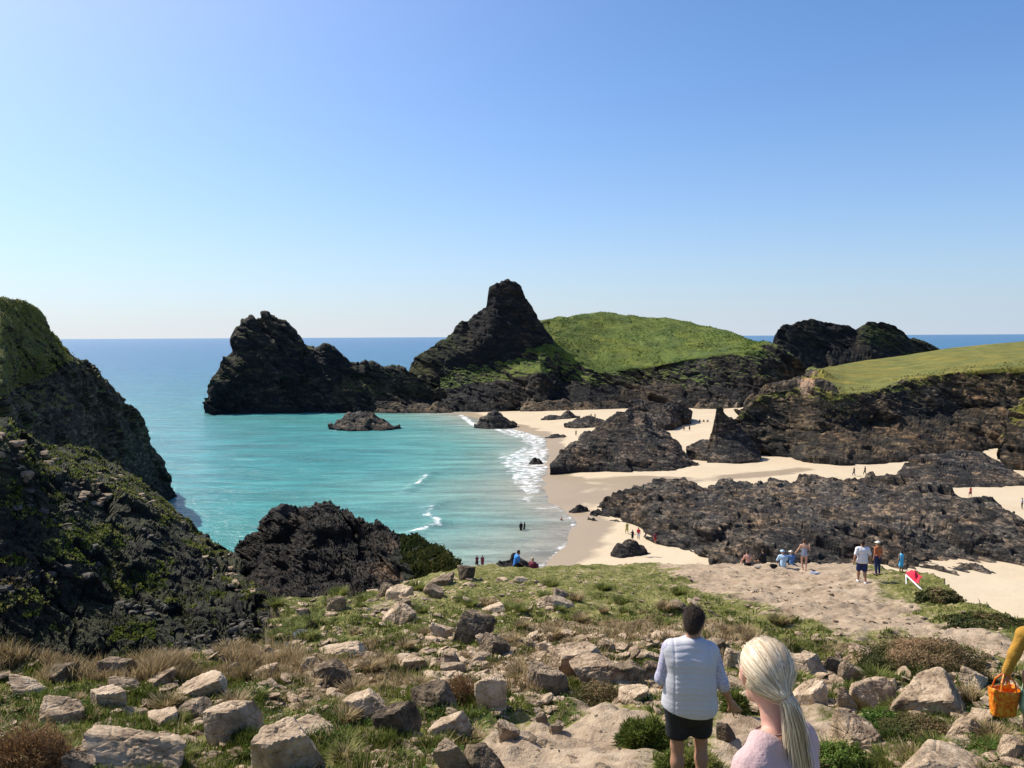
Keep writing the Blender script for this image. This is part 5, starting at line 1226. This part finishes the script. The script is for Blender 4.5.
# ---- blonde woman close to the camera
J = standing(hd=(0, .055, 1.625), nck=(0, -.005, 1.455), shl=(-.158, .0, 1.345), shr=(.158, .0, 1.345), che=(0, .0, 1.26), ell=(-.20, -.02, 1.10), elr=(.20, -.02, 1.10))
Yw = 2.72
hpx = P(763.5, 690., Yw)
yaw_w = R(42)
hr = Matrix.Rotation(yaw_w, 3, 'Z') @ Vector((0, .055, 0))*.943
top_z = CAMZ + ray(768., 638.)[2]*Yw
foot = (hpx[0]-hr[0], Yw-hr[1], top_z-1.752*.943)
def woman_extra(root, T, Rm):
    tie = V3(T((.012, -.122, -.045)))
    # swept back hair: a shell round the skull grooved along the strands that run to the tie
    pr = [('e', T((0, -.024, .030)), (.086, .104, .098), Rm), ('e', T((0, -.072, .015)), (.070, .060, .070), Rm), ('c', T((-.055, -.02, -.01)), tuple(tie+V3((0, .02, 0))), .032, .028), ('c', T((.055, -.02, -.01)), tuple(tie+V3((0, .02, 0))), .032, .028),
          ('c', T((0, -.085, -.02)), tuple(tie), .045, .026)]
    n1 = V3(Rm) @ V3((0, .80, -.60)); o1 = V3(T((0, .062, .052)))
    n2 = V3(Rm) @ V3((0, .0, -1.)); o2 = V3(T((0, 0, -.075)))
    ear = [V3(T((-.085, -.004, .0))), V3(T((.085, -.004, .0)))]
    def post(Fv, g):
        Fv = np.maximum(np.maximum(Fv, (g-o1) @ n1), (g-o2) @ n2)
        for e in ear: Fv = np.maximum(Fv, .036-np.linalg.norm((g-e)*np.array([.6, 1, 1]), axis=-1))
        return Fv
    V, Fq = build_sdf(pr, .0045, .02, post)
    c = V3(T((0, -.02, .01))); axis = (tie-c)/np.linalg.norm(tie-c); q = V-tie
    a1 = np.cross(axis, V3(Rm) @ V3((1, 0, 0))); a1 /= np.linalg.norm(a1); a2 = np.cross(axis, a1)
    ang = np.arctan2(q @ a2, q @ a1); rad = np.linalg.norm(q, axis=1)
    pz = np.stack([np.cos(ang)*7, np.sin(ang)*7, rad*9], 1)
    Vd = (V-c); Vr = np.linalg.norm(Vd, axis=1); Vd = Vd/Vr[:, None]
    g1 = perlin(pz*1.0+4)*.6 + perlin(pz*2.6+1)*.4+perlin(pz*np.array([7, 7, 1.5]))*.4
    V = V + (V-c)/np.linalg.norm(V-c, axis=1)[:, None]*(g1*.0045)[:, None]
    # fine strands laid over the shell, all gathered at the tie
    rs = np.random.default_rng(8); k_ = 2600; st = V[rs.integers(0, len(V), k_)]; cc = c
    sv, sf, stn = [], [], []
    tdir = (tie-cc)/np.linalg.norm(tie-cc); tl = np.linalg.norm(tie-cc)
    for s0_ in st:
        d0 = s0_-cc; r0 = np.linalg.norm(d0); d0 = d0/r0; om = math.acos(float(np.clip(d0 @ tdir, -1, 1)))
        if om < .25: continue
        lift = .0015+.0035*rs.random()+(.012*rs.random() if rs.random() < .06 else 0); wig = rs.normal(size=3)*.05; b_i = len(sv); tn = rs.uniform(.15, .95)
        for q_ in range(9):
            t_ = q_/8; dd_ = (math.sin((1-t_)*om)*d0+math.sin(t_*om)*tdir)/math.sin(om)+wig*math.sin(t_*math.pi)*.5; dd_ /= np.linalg.norm(dd_)
            ix = np.argmax(Vd @ dd_); rr_ = Vr[ix]+lift*(math.sin(t_*math.pi)*.8+.2)
            pt = cc+dd_*rr_; sdv = np.cross(dd_, tdir-d0); sdv = sdv/(np.linalg.norm(sdv)+1e-9)*.0011; sv += [pt-sdv, pt+sdv]; stn += [tn, tn]
            if q_: sf.append((b_i+2*q_-2, b_i+2*q_-1, b_i+2*q_+1, b_i+2*q_))
    n0 = len(V); tone_ = np.concatenate([np.clip(.5+g1*.6, 0, 1), np.array(stn)]); Fq = np.vstack([Fq, np.array(sf)+n0]); V = np.vstack([V, np.array(sv)])
    link('hair', mesh('hair', V, Fq, True, dict(tone=tone_)), MH, root)
    # ponytail: main body plus loose locks, all starting at the tie
    path = [tie, tie+V3((.004, -.028, -.03)), tie+V3((.022, -.034, -.11)), tie+V3((.045, -.030, -.21)), tie+V3((.068, -.025, -.31)), tie+V3((.085, -.02, -.40))]
    pr = [('c', tuple(path[i]), tuple(path[i+1]), [.018, .024, .026, .024, .020][i], [.024, .026, .024, .020, .010][i]) for i in range(5)]
    rs = np.random.default_rng(5)
    for k in range(0):
        th = k*.7; off = V3((math.cos(th)*.026, math.sin(th)*.020, 0))
        for i in range(1, 5): pr.append(('c', tuple(path[i]+off*(1 if i < 4 else .8)+rs.normal(size=3)*.002), tuple(path[i+1]+off*(1.0 if i < 3 else .5)+V3((0, 0, -.02*rs.random()))), .010, .009, .008))
    V, Fq = build_sdf(pr, .0045, .012)
    xx = V[:, 0]; t = (tie[2]-V[:, 2])
    cx = np.interp(t, [-.03, .03, .11, .21, .31, .40], [q_[0] for q_ in path]); cy = np.interp(t, [-.03, .03, .11, .21, .31, .40], [q_[1] for q_ in path])
    an = np.arctan2(V[:, 1]-cy, V[:, 0]-cx); pz = np.stack([np.cos(an)*5, np.sin(an)*5, t*5], 1)
    g1 = perlin(pz*1.3)*.6+perlin(pz*np.array([3.5, 3.5, 1]))*.5
    dv = np.stack([V[:, 0]-cx, V[:, 1]-cy, 0*t], 1); dv /= np.linalg.norm(dv, axis=1)[:, None]+1e-6
    V = V+dv*(g1*.0016)[:, None]
    sv, sf, stn = [], [], []; PT = np.array(path)
    for k in range(1500):
        an_ = rs.uniform(0, 6.28); ro = rs.uniform(.75, 1.12); b_i = len(sv); tn = rs.uniform(.1, .9); en = rs.uniform(3.6, 5.25); dr_ = rs.normal(size=3)*.006
        for q_ in range(12):
            t_ = q_/11*en; i_ = min(int(t_), 4); f_ = t_-i_; cpt = PT[i_]*(1-f_)+PT[i_+1]*f_
            rad_ = np.interp(t_, [0, 1, 2, 3, 4, 5, 6], [.018, .025, .027, .026, .023, .012, .02])*ro; a_ = an_+.25*t_
            pt = cpt+V3((math.cos(a_)*rad_, math.sin(a_)*rad_, 0))+dr_*t_*.6; sdv = V3((-math.sin(a_), math.cos(a_), 0))*.0013; sv += [pt-sdv, pt+sdv]; stn += [tn, tn]
            if q_: sf.append((b_i+2*q_-2, b_i+2*q_-1, b_i+2*q_+1, b_i+2*q_))
    n0 = len(V); tone_ = np.concatenate([np.clip(.45+g1*.6, 0, 1), np.array(stn)]); Fq = np.vstack([Fq, np.array(sf)+n0]); V = np.vstack([V, np.array(sv)])
    link('ponytail', mesh('ponytail', V, Fq, True, dict(tone=tone_)), MH, root)
    V, Fq = build_sdf([('e', tuple(tie+V3((.01, -.012, -.008))), (.026, .022, .017))], .004, .01)
    link('hair_tie', mesh('hair_tie', V, Fq, True), MH, root)
    for s in (-1, 1):
        V, Fq = build_sdf([('e', T((s*.032, .078, .012)), (.013, .012, .012))], .004, .01); link('eye', mesh('eye', V, Fq, True), plain('eye_white', (.5, .48, .45), .3), root)
    # thin dark cord round the neck
    an = np.linspace(0, 2*math.pi, 40); ring = np.stack([.078*np.cos(an), .005+.072*np.sin(an), 1.435+.022*np.cos(an-math.pi/2)*-1], 1)
    pr = [('c', tuple(ring[i]), tuple(ring[i+1]), .0042, .0042) for i in range(39)]
    V, Fq = build_sdf(pr, .0035, .002); link('neck_cord', mesh('neck_cord', V, Fq, True), plain('neck_cord', (.16, .09, .08)), root)
MH, nt, b = newmat('blonde_hair'); n = N(nt); n.l(n.ramp(n.attr('tone'), [(.1, (.26, .18, .10)), (.42, (.54, .42, .28)), (.8, (.72, .62, .46))]), b.inputs['Base Color']); b.inputs['Roughness'].default_value = .48; b.inputs['Specular IOR Level'].default_value = .4
pinktop = top_prims(J, .93, .75, .012)
mp = plain('pale_pink_cotton', (.50, .345, .335), .85, .05, 9, .035)
person('blonde woman with a low ponytail and pale pink top, closest figure, seen from behind', foot, yaw_w, J, 1.65, .0075, 'pink', None, 'short',
       [('top', pinktop, mp, .03, lambda Fv, g: np.maximum(Fv-.004*np.sin(g[..., 0]*34+g[..., 2]*22+3*np.sin(g[..., 2]*9))*np.sin(g[..., 2]*13+g[..., 0]*11), -(np.linalg.norm((g-np.array([0, .01, 1.50]))*np.array([1, 1, .9]), axis=-1)-.098)), .007),
        ('trousers', bottom_prims(J, .93, 1.85), plain('blue_denim', (.05, .08, .16)), .03, None, .02)], detail=True, f=.90, hyaw=R(-36), hpitch=R(12), extra=woman_extra, necks=.86)

# ---- person at the right edge with the orange bag
J = standing(hd=(-.02, .10, 1.60), nck=(0, .04, 1.44), shl=(-.18, .02, 1.39), ell=(-.29, .06, 1.12), wrl=(-.33, .10, .86))
q0 = hit(1046., 766.)
Yr = 8.6; base = P(1040., 700., Yr); gz_ = float(terr(base[0], Yr))
J['ell'] = (-.27, .02, 1.16); J['wrl'] = (-.33, .06, .93)
root_r = person('person in a mustard long sleeved top at the right edge holding an orange bag', (base[0], Yr, CAMZ+ray(1024., 629.)[2]*Yr-1.45*.98), R(-8), J, 1.70, .014, 'tan', (.12, .08, .05), 'short',
       [('top', top_prims(J, 1.05, 1.93, .016), plain('mustard_knit', (.40, .21, .03), .9, .15, 14, .03), .03, None, None), ('skirt', [('c', (.02, 0, .95), (.02, 0, .60), .16, .22), ('c', (.0, 0, 1.1), (.0, 0, .9), .155, .165)], plain('pale_green_print', (.25, .42, .25), .9, .4, 18), .04, None, None)],
       detail=True, shoes=plain('brown_shoe', (.12, .08, .05)), handdir={'l': (-.02, .02, -1)}, palm=(0, 0.6, 0))
hw = Matrix.Rotation(R(-8), 3, 'Z') @ Vector(J['wrl'])*(1.70/1.75) + root_r.location
bagroot = bpy.data.objects.new('shopping_bag', None); COL.objects.link(bagroot); bagroot.location = (hw[0]-.02, hw[1], hw[2]-.47)
tag(bagroot, 'shiny orange shopping bag hanging from the hand at the right edge', 'bag')
nu, nv = 48, 20; Vb = []
for j in range(nv):
    t = j/(nv-1); 
    for i in range(nu):
        a = 2*math.pi*i/nu; sx_ = .125+.03*t; sy_ = .065+.03*t
        cx_, cy_ = math.cos(a), math.sin(a); e = .6
        x = sx_*math.copysign(abs(cx_)**e, cx_); y = sy_*math.copysign(abs(cy_)**e, cy_)
        w = .012*math.sin(a*5+t*4)*t+.008*math.sin(a*11-t*9)
        Vb.append((x*(1+w*2), y*(1+w*5), .30*t+.018*math.sin(a*2+.6)*t))
Fb = [(j*nu+i, j*nu+(i+1) % nu, (j+1)*nu+(i+1) % nu, (j+1)*nu+i) for j in range(nv-1) for i in range(nu)]
mb_ = bpy.data.meshes.new('bag_body'); mb_.from_pydata(Vb, [], Fb+[tuple(range(nu))[::-1]]); mb_.polygons.foreach_set('use_smooth', [True]*len(mb_.polygons))
mo, nt, b = newmat('orange_woven_plastic'); n = N(nt); n.l(n.ramp(n.noise(n.coord(), 22, 4, .7), [(.4, (.62, .10, .01)), (.52, (.80, .24, .015)), (.62, (.75, .42, .04))]), b.inputs['Base Color']); b.inputs['Roughness'].default_value = .3
n.l(n.bump(n.noise(n.coord(), 14, 4, .6), .7, .03), b.inputs['Normal'])
ob = link('bag_body', mb_, mo, bagroot); sm = ob.modifiers.new('thick', 'SOLIDIFY'); sm.thickness = .004
for s in (-1, 1):
    pr = []; pts = [(-.08, s*.085, .27), (-.06, s*.06, .38), (-.01, s*.012, .455), (.04, s*.012, .455), (.08, s*.06, .38), (.09, s*.085, .27)]
    for i in range(5): pr.append(('c', pts[i], pts[i+1], .009, .009))
    V, Fq = build_sdf(pr, .006, .01); link('handle', mesh('handle', V, Fq, True), mo, bagroot)
# ---- people farther off
white = cloth('white_cotton', (.70, .70, .72)); navy = cloth('navy_cloth', (.02, .03, .10)); black = cloth('black_cloth', (.012, .012, .014)); red = cloth('red_cloth', (.55, .03, .035))
blue = cloth('bright_blue_cloth', (.05, .22, .60)); ltblue = cloth('pale_blue_cloth', (.42, .60, .75)); orange = cloth('rust_orange_cloth', (.45, .14, .06)); sky_ = cloth('sky_blue_towel', (.10, .45, .72))
tan = cloth('tan_cloth', (.42, .28, .13)); hatw = cloth('pale_hat_cloth', (.72, .68, .58)); grey = cloth('grey_blue_cloth', (.32, .36, .46)); maroon = cloth('maroon_cloth', (.16, .03, .05)); pink = cloth('coral_pink_cloth', (.62, .25, .22))
lime = cloth('yellow_green_cloth', (.40, .42, .10))
def onslope(px, py):
    q = hit(px, py); return (q[0], q[1], q[2]-.01)
def onsand(px, py):
    q = onbeach(px, py); return tuple(q)
Jw = standing(**WALK); Js = standing(); Jt = dict(SIT)
man2 = standing(**{**WALK, 'shl': (-.20, -.01, 1.42), 'shr': (.20, -.01, 1.42), 'ell': (-.30, -.05, 1.15), 'wrl': (-.33, .02, .90), 'elr': (.30, -.03, 1.15), 'wrr': (.32, .04, .90), 'anl': (-.10, .16, .09), 'anr': (.10, -.12, .09), 'knl': (-.11, .12, .51)})
person('man in a white t-shirt and navy shorts walking towards the reef', onslope(862., 583.), R(-6), man2, 1.80, .018, 'tan', (.03, .02, .015), clothes=[('shirt', top_prims(man2, 1.15, .75, .02)+[('c', (-.06, 0, .93), (.06, 0, .93), .165, .165), ('c', (-.05, -.01, 1.1), (.05, -.01, 1.1), .16, .16)], white, .03, lambda Fv, g: np.maximum(Fv, .84-g[..., 2]), None), bottom(man2, navy, 1.1, .85, .02)], f=1.12, shoes=white, hpitch=R(10))
person('woman in rust orange top and pale hat standing beside the man in white', onslope(877.5, 575.), R(20), Js, 1.68, .018, 'tan', (.20, .12, .06), 'long', clothes=[top(Js, orange, .95, .9), bottom(Js, navy, .95, 1.85, name='trousers')], f=.92, hat=hatw, shoes=black)
Jc = standing()
rt = person('child wrapped in a bright blue towel standing between the walkers and the fallen red banner', onslope(901., 573.), R(10), Jc, 1.15, .02, 'tan', (.03, .02, .015), 'long', clothes=[('towel', [('c', (-.02, -.03, 1.36), (-.04, -.03, .62), .17, .17)], sky_, .04, None, None)], f=1.0)
girl = standing(**{**WALK, 'ell': (-.30, -.02, 1.18), 'wrl': (-.42, .08, 1.0), 'elr': (.28, 0, 1.18), 'wrr': (.27, .12, 1.36), 'anl': (-.05, .20, .09), 'anr': (.06, -.16, .10)})
person('woman in a grey swimsuit walking away past the seated group', onslope(804., 571.), R(-15), girl, 1.70, .02, 'fair', (.09, .05, .03), 'short', clothes=[('swimsuit', [('c', (-.05, 0, .92), (.05, 0, .92), .13, .13), ('c', (0, 0, .95), (0, 0, 1.24), .135, .130)], grey, .04, None, None)], f=.95)
person('shirtless man sitting with pink back and dark shorts, leftmost of the seated group', onslope(748., 566.), R(10), Jt, 1.80, .022, 'pink', (.05, .03, .02), clothes=[bottom(Jt, black, 1.1, .9, .02)], f=1.12)
person('person in dark clothes sitting second from the left by the reef', onslope(764., 564.), R(25), Jt, 1.70, .022, 'tan', (.03, .02, .015), clothes=[top(Jt, black, 1., 1.6), bottom(Jt, black, 1., 1.8, name='trousers')], hpitch=R(15))
person('person in a pale blue shirt and sun hat sitting in the middle of the group', onslope(783., 567.), R(0), Jt, 1.74, .022, 'fair', (.3, .25, .2), clothes=[top(Jt, ltblue, 1.12, 1.4, .02), bottom(Jt, navy, 1., 1.8, name='trousers')], f=1.1, hat=ltblue)
person('person in a blue jacket and white sun hat sitting right of the pale blue shirt', onslope(791.5, 566.), R(5), Jt, 1.74, .022, 'fair', (.3, .25, .2), clothes=[top(Jt, cloth('dusty_blue_cloth', (.08, .18, .38)), 1.05, 1.6, .02), bottom(Jt, black, 1., 1.8, name='trousers')], f=1.05, hat=hatw)
# pair on the brown rock
Jb = standing(pel=(0, 0, .62), wai=(0, .02, .80), che=(0, .06, .98), nck=(0, .11, 1.14), hd=(.02, .17, 1.31), shl=(-.18, .08, 1.09), shr=(.18, .08, 1.09), ell=(-.25, .10, .82), wrl=(-.2, .28, .66), elr=(.25, .10, .82), wrr=(.2, .28, .66),
              hil=(-.09, .0, .60), hir=(.09, 0, .60), knl=(-.12, .38, .58), anl=(-.12, .36, .12), knr=(.12, .36, .56), anr=(.12, .30, .12))
q = P(516., 575., 47.8)
person('man in a bright blue t-shirt perched on the brown rock above the sea', (q[0], q[1], q[2]), R(-70), Jb, 1.80, .02, 'tan', (.04, .025, .02), clothes=[top(Jb, blue, 1.12, .8, .02), bottom(Jb, black, 1.1, .9, .02)], f=1.1, hpitch=R(15))
q = P(532., 573., 47.6)
person('pale haired person in dark maroon jacket sitting right of the man in bright blue', (q[0], q[1], q[2]), R(-30), Jt, 1.72, .02, 'fair', (.55, .42, .25), clothes=[top(Jt, maroon, 1.15, 1.7, .02), bottom(Jt, navy, 1.1, 1.8, name='trousers')], f=1.1)
def lump(name, pos, s, mat, label, cat, seed, parts=None):
    rs = np.random.default_rng(seed); V = boulder_verts(ICO3[0], rs, s, 9, 10, .08)
    V *= .62; V[:, 2] -= V[:, 2].min(); me = mesh(name, V, ICO3[1], True); o = link(name, me, mat, loc=pos); tag(o, label, cat); return o
q = P(525.5, 570.5, 47.4); lump('beach_bag', (q[0], q[1], q[2]), (.20, .15, .17), cloth('turquoise_cloth', (.06, .42, .45)), 'turquoise bag on the brown rock between the two resting people', 'bag', 3)
q = onslope(773., 568.); lump('rucksack', (q[0], q[1], q[2]), (.28, .2, .24), black, 'dark rucksack on the ground left of the pale blue shirt', 'bag', 4)
q = onslope(757., 568.); lump('rucksack', (q[0], q[1], q[2]), (.30, .2, .16), cloth('stone_cloth', (.33, .29, .24)), 'pale flattened bag on the ground right of the shirtless man', 'bag', 5)
q = onslope(814., 574.); lump('rucksack', (q[0], q[1], q[2]), (.34, .2, .12), grey, 'grey blue bag lying at the feet of the woman in the swimsuit', 'bag', 6)
def far(label, pos, yaw, J, H, ct, cb=None, skin='tan', hair=(.05, .03, .02), sleeve=.6, leg=.85, f=1.1, hl='short'):
    cl = []
    if ct: cl.append(top(J, ct, f, sleeve, .02))
    if cb: cl.append(bottom(J, cb, f, leg, .02, 'trousers' if leg > 1 else 'shorts'))
    return person(label, pos, yaw, J, H, .045, skin, hair, hl, clothes=cl, f=f)
far('left one of two people wading in the shallows below the blue shirt, in dark swimwear', onsand(477., 568.), .4, Jw, 1.68, maroon, black)
far('right one of two people wading side by side, in a maroon top', onsand(482.5, 568.), -.2, Js, 1.68, maroon, cloth('dark_red_cloth', (.3, .04, .05)))
far('tall person in black wetsuit standing in thin water, left one of the close pair', onsand(521., 533.), .2, Js, 1.75, black, black, sleeve=1.8, leg=1.8)
far('smaller person in dark clothes standing close behind the one in the black wetsuit', onsand(524.5, 532.), 1.0, Jw, 1.55, black, black, sleeve=1.5, leg=1.5)
far('small child sitting in the swash at the water edge', onsand(562., 521.), .8, Jt, 1.2, None, maroon)
far('person in a yellow green top walking on the sand left of the small rock', onsand(627., 534.), .3, Jw, 1.75, lime, lime, 'tan')
Yk = onbeach(631, 557)[1]+.6
q = P(632.5, 541., Yk); far('person in black standing on the small beach rock with arms out', tuple(q), .5, standing(ell=(-.35, 0, 1.35), wrl=(-.55, 0, 1.30)), 1.50, black, black)
q = P(638.5, 540., Yk); far('person in a red t-shirt standing on the small beach rock', tuple(q), -.2, Js, 1.68, red, white)
far('person in a dark red top walking on the sand right of the small rock', onsand(655., 544.), -.3, Jw, 1.70, maroon, cloth('dark_red_cloth', (.3, .04, .05)))
q = P(736., 531., 111.5); far('person in red climbing up the brown face of the reef', tuple(q), 0, standing(ell=(-.3, .15, 1.45), wrl=(-.3, .2, 1.7)), 1.65, cloth('dark_red_cloth', (.3, .04, .05)), maroon)
far('left one of two dark figures walking on the sand behind the reef', onsand(854., 476.), .6, Jw, 1.72, black, navy, leg=1.8)
far('right one of two dark figures walking on the sand behind the reef', onsand(865., 475.), .6, Jw, 1.72, navy, black, leg=1.8)
far('person in red with a rucksack walking on the sand in front of the whaleback rock', onsand(970.5, 497.), .2, Jw, 1.75, red, maroon)
far('person in rust orange sitting against the top right end of the reef', onsand(941., 489.), .9, Jt, 1.8, orange, orange)
far('person in grey cut by the right edge, standing on the sand', onsand(1022., 509.), .9, Js, 1.75, grey, black, leg=1.8)
far('person with a pink top resting at the foot of the rock buttress', onsand(1015., 460.), .9, Jt, 1.8, pink, pink)
far('bather walking alone on the wet sand near the thin flat rock', onsand(576., 436.), .3, Jw, 1.75, tan, maroon)
far('left one of two bathers standing apart on the far sand patch', onsand(684., 431.), .3, Js, 1.75, None, maroon)
far('right one of two bathers standing apart on the far sand patch', onsand(689.5, 431.), .1, Js, 1.75, None, navy)
for px_, lab in ((700., 'leftmost'), (704., 'middle'), (708., 'rightmost')):
    far(lab + ' person of the group sitting on the sand at the foot of the island', onsand(px_, 422.), .5, Jt, 1.8, {700.: maroon, 704.: tan, 708.: grey}[px_], black)
for px_, lab, cc in ((591., 'left', tan), (595., 'right', cloth('stone_cloth', (.33, .29, .24)))):
    far(lab + ' one of two tan figures standing behind the low dark ledge on the far sand', onsand(px_, 418.5), .5, Js, 1.75, cc, cc, leg=1.8, f=1.3)
# fallen red banner on its white pole
q = Vector(hit(915., 589.)); Yq = q[1]
def atp(px, py, Y): return tuple(P(float(px), float(py), Y))
root = bpy.data.objects.new('beach_banner', None); COL.objects.link(root); root.location = q; tag(root, 'red cloth banner on white poles lying tilted on the grassy bank', 'banner')
L = lambda p_: tuple(Vector(p_)-q)
A0, A1 = L(atp(906, 575, Yq+.9)), L(atp(922.5, 590.5, Yq-.3)); B0, B1 = L(atp(911, 570, Yq+1.3)), L(atp(921, 576, Yq+.8)); C1 = L(atp(920.5, 587, Yq-.1))
V, Fq = build_sdf([('c', A0, A1, .03, .03)], .012, .01); link('pole', mesh('pole', V, Fq, True), white, root)
A2 = L(atp(906.3, 584, Yq+.4)); V, Fq = build_sdf([('c', A0, A2, .022, .022)], .012, .01); link('pole', mesh('pole', V, Fq, True), white, root)
g = []; nI = 16
for i in range(nI):
    for j in range(nI):
        u, v = i/(nI-1), j/(nI-1)
        a = V3(lerp(lerp(A0, C1, u), lerp(B0, B1, u), v)); a[1] += .10*math.sin(u*7+v*4); a[2] += .05*math.sin(u*9-v*3)+.04; g.append(a)
me = mesh('cloth_panel', np.array(g), grid_faces(nI, nI), True); o = link('cloth_panel', me, cloth('banner_red', (.75, .03, .06)), root); md = o.modifiers.new('t', 'SOLIDIFY'); md.thickness = .01
# ------------------------------------------------------------------ light, sky, exposure
SUN_EL, SUN_AZ = 48.0, -59.0      # azimuth from +Y, clockwise positive
sd_ = Vector((math.sin(R(SUN_AZ))*math.cos(R(SUN_EL)), math.cos(R(SUN_AZ))*math.cos(R(SUN_EL)), math.sin(R(SUN_EL))))
sl = bpy.data.lights.new('sun', 'SUN'); sl.energy = 5.0; sl.angle = R(.53); sl.color = (1.0, .93, .81)
so = bpy.data.objects.new('sun', sl); COL.objects.link(so); so.rotation_euler = sd_.to_track_quat('Z', 'Y').to_euler()
wd = bpy.data.worlds.new('World'); SC.world = wd; wd.use_nodes = True; nt = wd.node_tree
sk = nt.nodes.new('ShaderNodeTexSky'); sk.sky_type = 'NISHITA'; sk.sun_disc = False
sk.sun_elevation = R(SUN_EL); sk.sun_rotation = R(SUN_AZ); sk.altitude = 20; sk.air_density = 1.0; sk.dust_density = .6; sk.ozone_density = 2.5
bg = nt.nodes['Background']; bg.inputs[1].default_value = .115
n = N(nt); tcs = n.n('ShaderNodeTexCoord'); sx = n.n('ShaderNodeSeparateXYZ'); n.l(tcs.outputs['Generated'], sx.inputs[0])
# milky sea air low over the horizon, brighter toward the sun
el = n.math('ABSOLUTE', sx.outputs[2]); hz = n.math('POWER', math.e, n.math('MULTIPLY', el, -8.5))
dp = n.n('ShaderNodeVectorMath'); dp.operation = 'DOT_PRODUCT'; n.l(tcs.outputs['Generated'], dp.inputs[0]); dp.inputs[1].default_value = (sd_[0], sd_[1], 0)
tow = n.math('ADD', n.math('MULTIPLY', dp.outputs['Value'], .9), .10, False)
tw = n.math('MULTIPLY', n.math('ADD', tow, .35), 1.0, True)
hc = n.mix(tw, (2.8, 3.7, 5.1), (5.6, 5.7, 5.9))
tint = n.mix(1.0, sk.outputs[0], (.55, .80, 1.07), 'MULTIPLY')
d3 = n.n('ShaderNodeVectorMath'); d3.operation = 'DOT_PRODUCT'; n.l(tcs.outputs['Generated'], d3.inputs[0]); d3.inputs[1].default_value = tuple(sd_)
glw = n.math('POWER', n.math('MAXIMUM', d3.outputs['Value'], 0.0), 5.0)
tint = n.mix(1.0, tint, n.mix(glw, (0, 0, 0), (5.4, 3.9, 2.6)), 'ADD')
n.l(n.mix(n.math('MULTIPLY', hz, .88), tint, hc), bg.inputs[0])
vs = SC.view_settings; SC.display_settings.display_device = 'sRGB'
vs.view_transform = 'Standard'; vs.look = 'None'; vs.gamma = 1; vs.use_curve_mapping = False; vs.exposure = 0.38
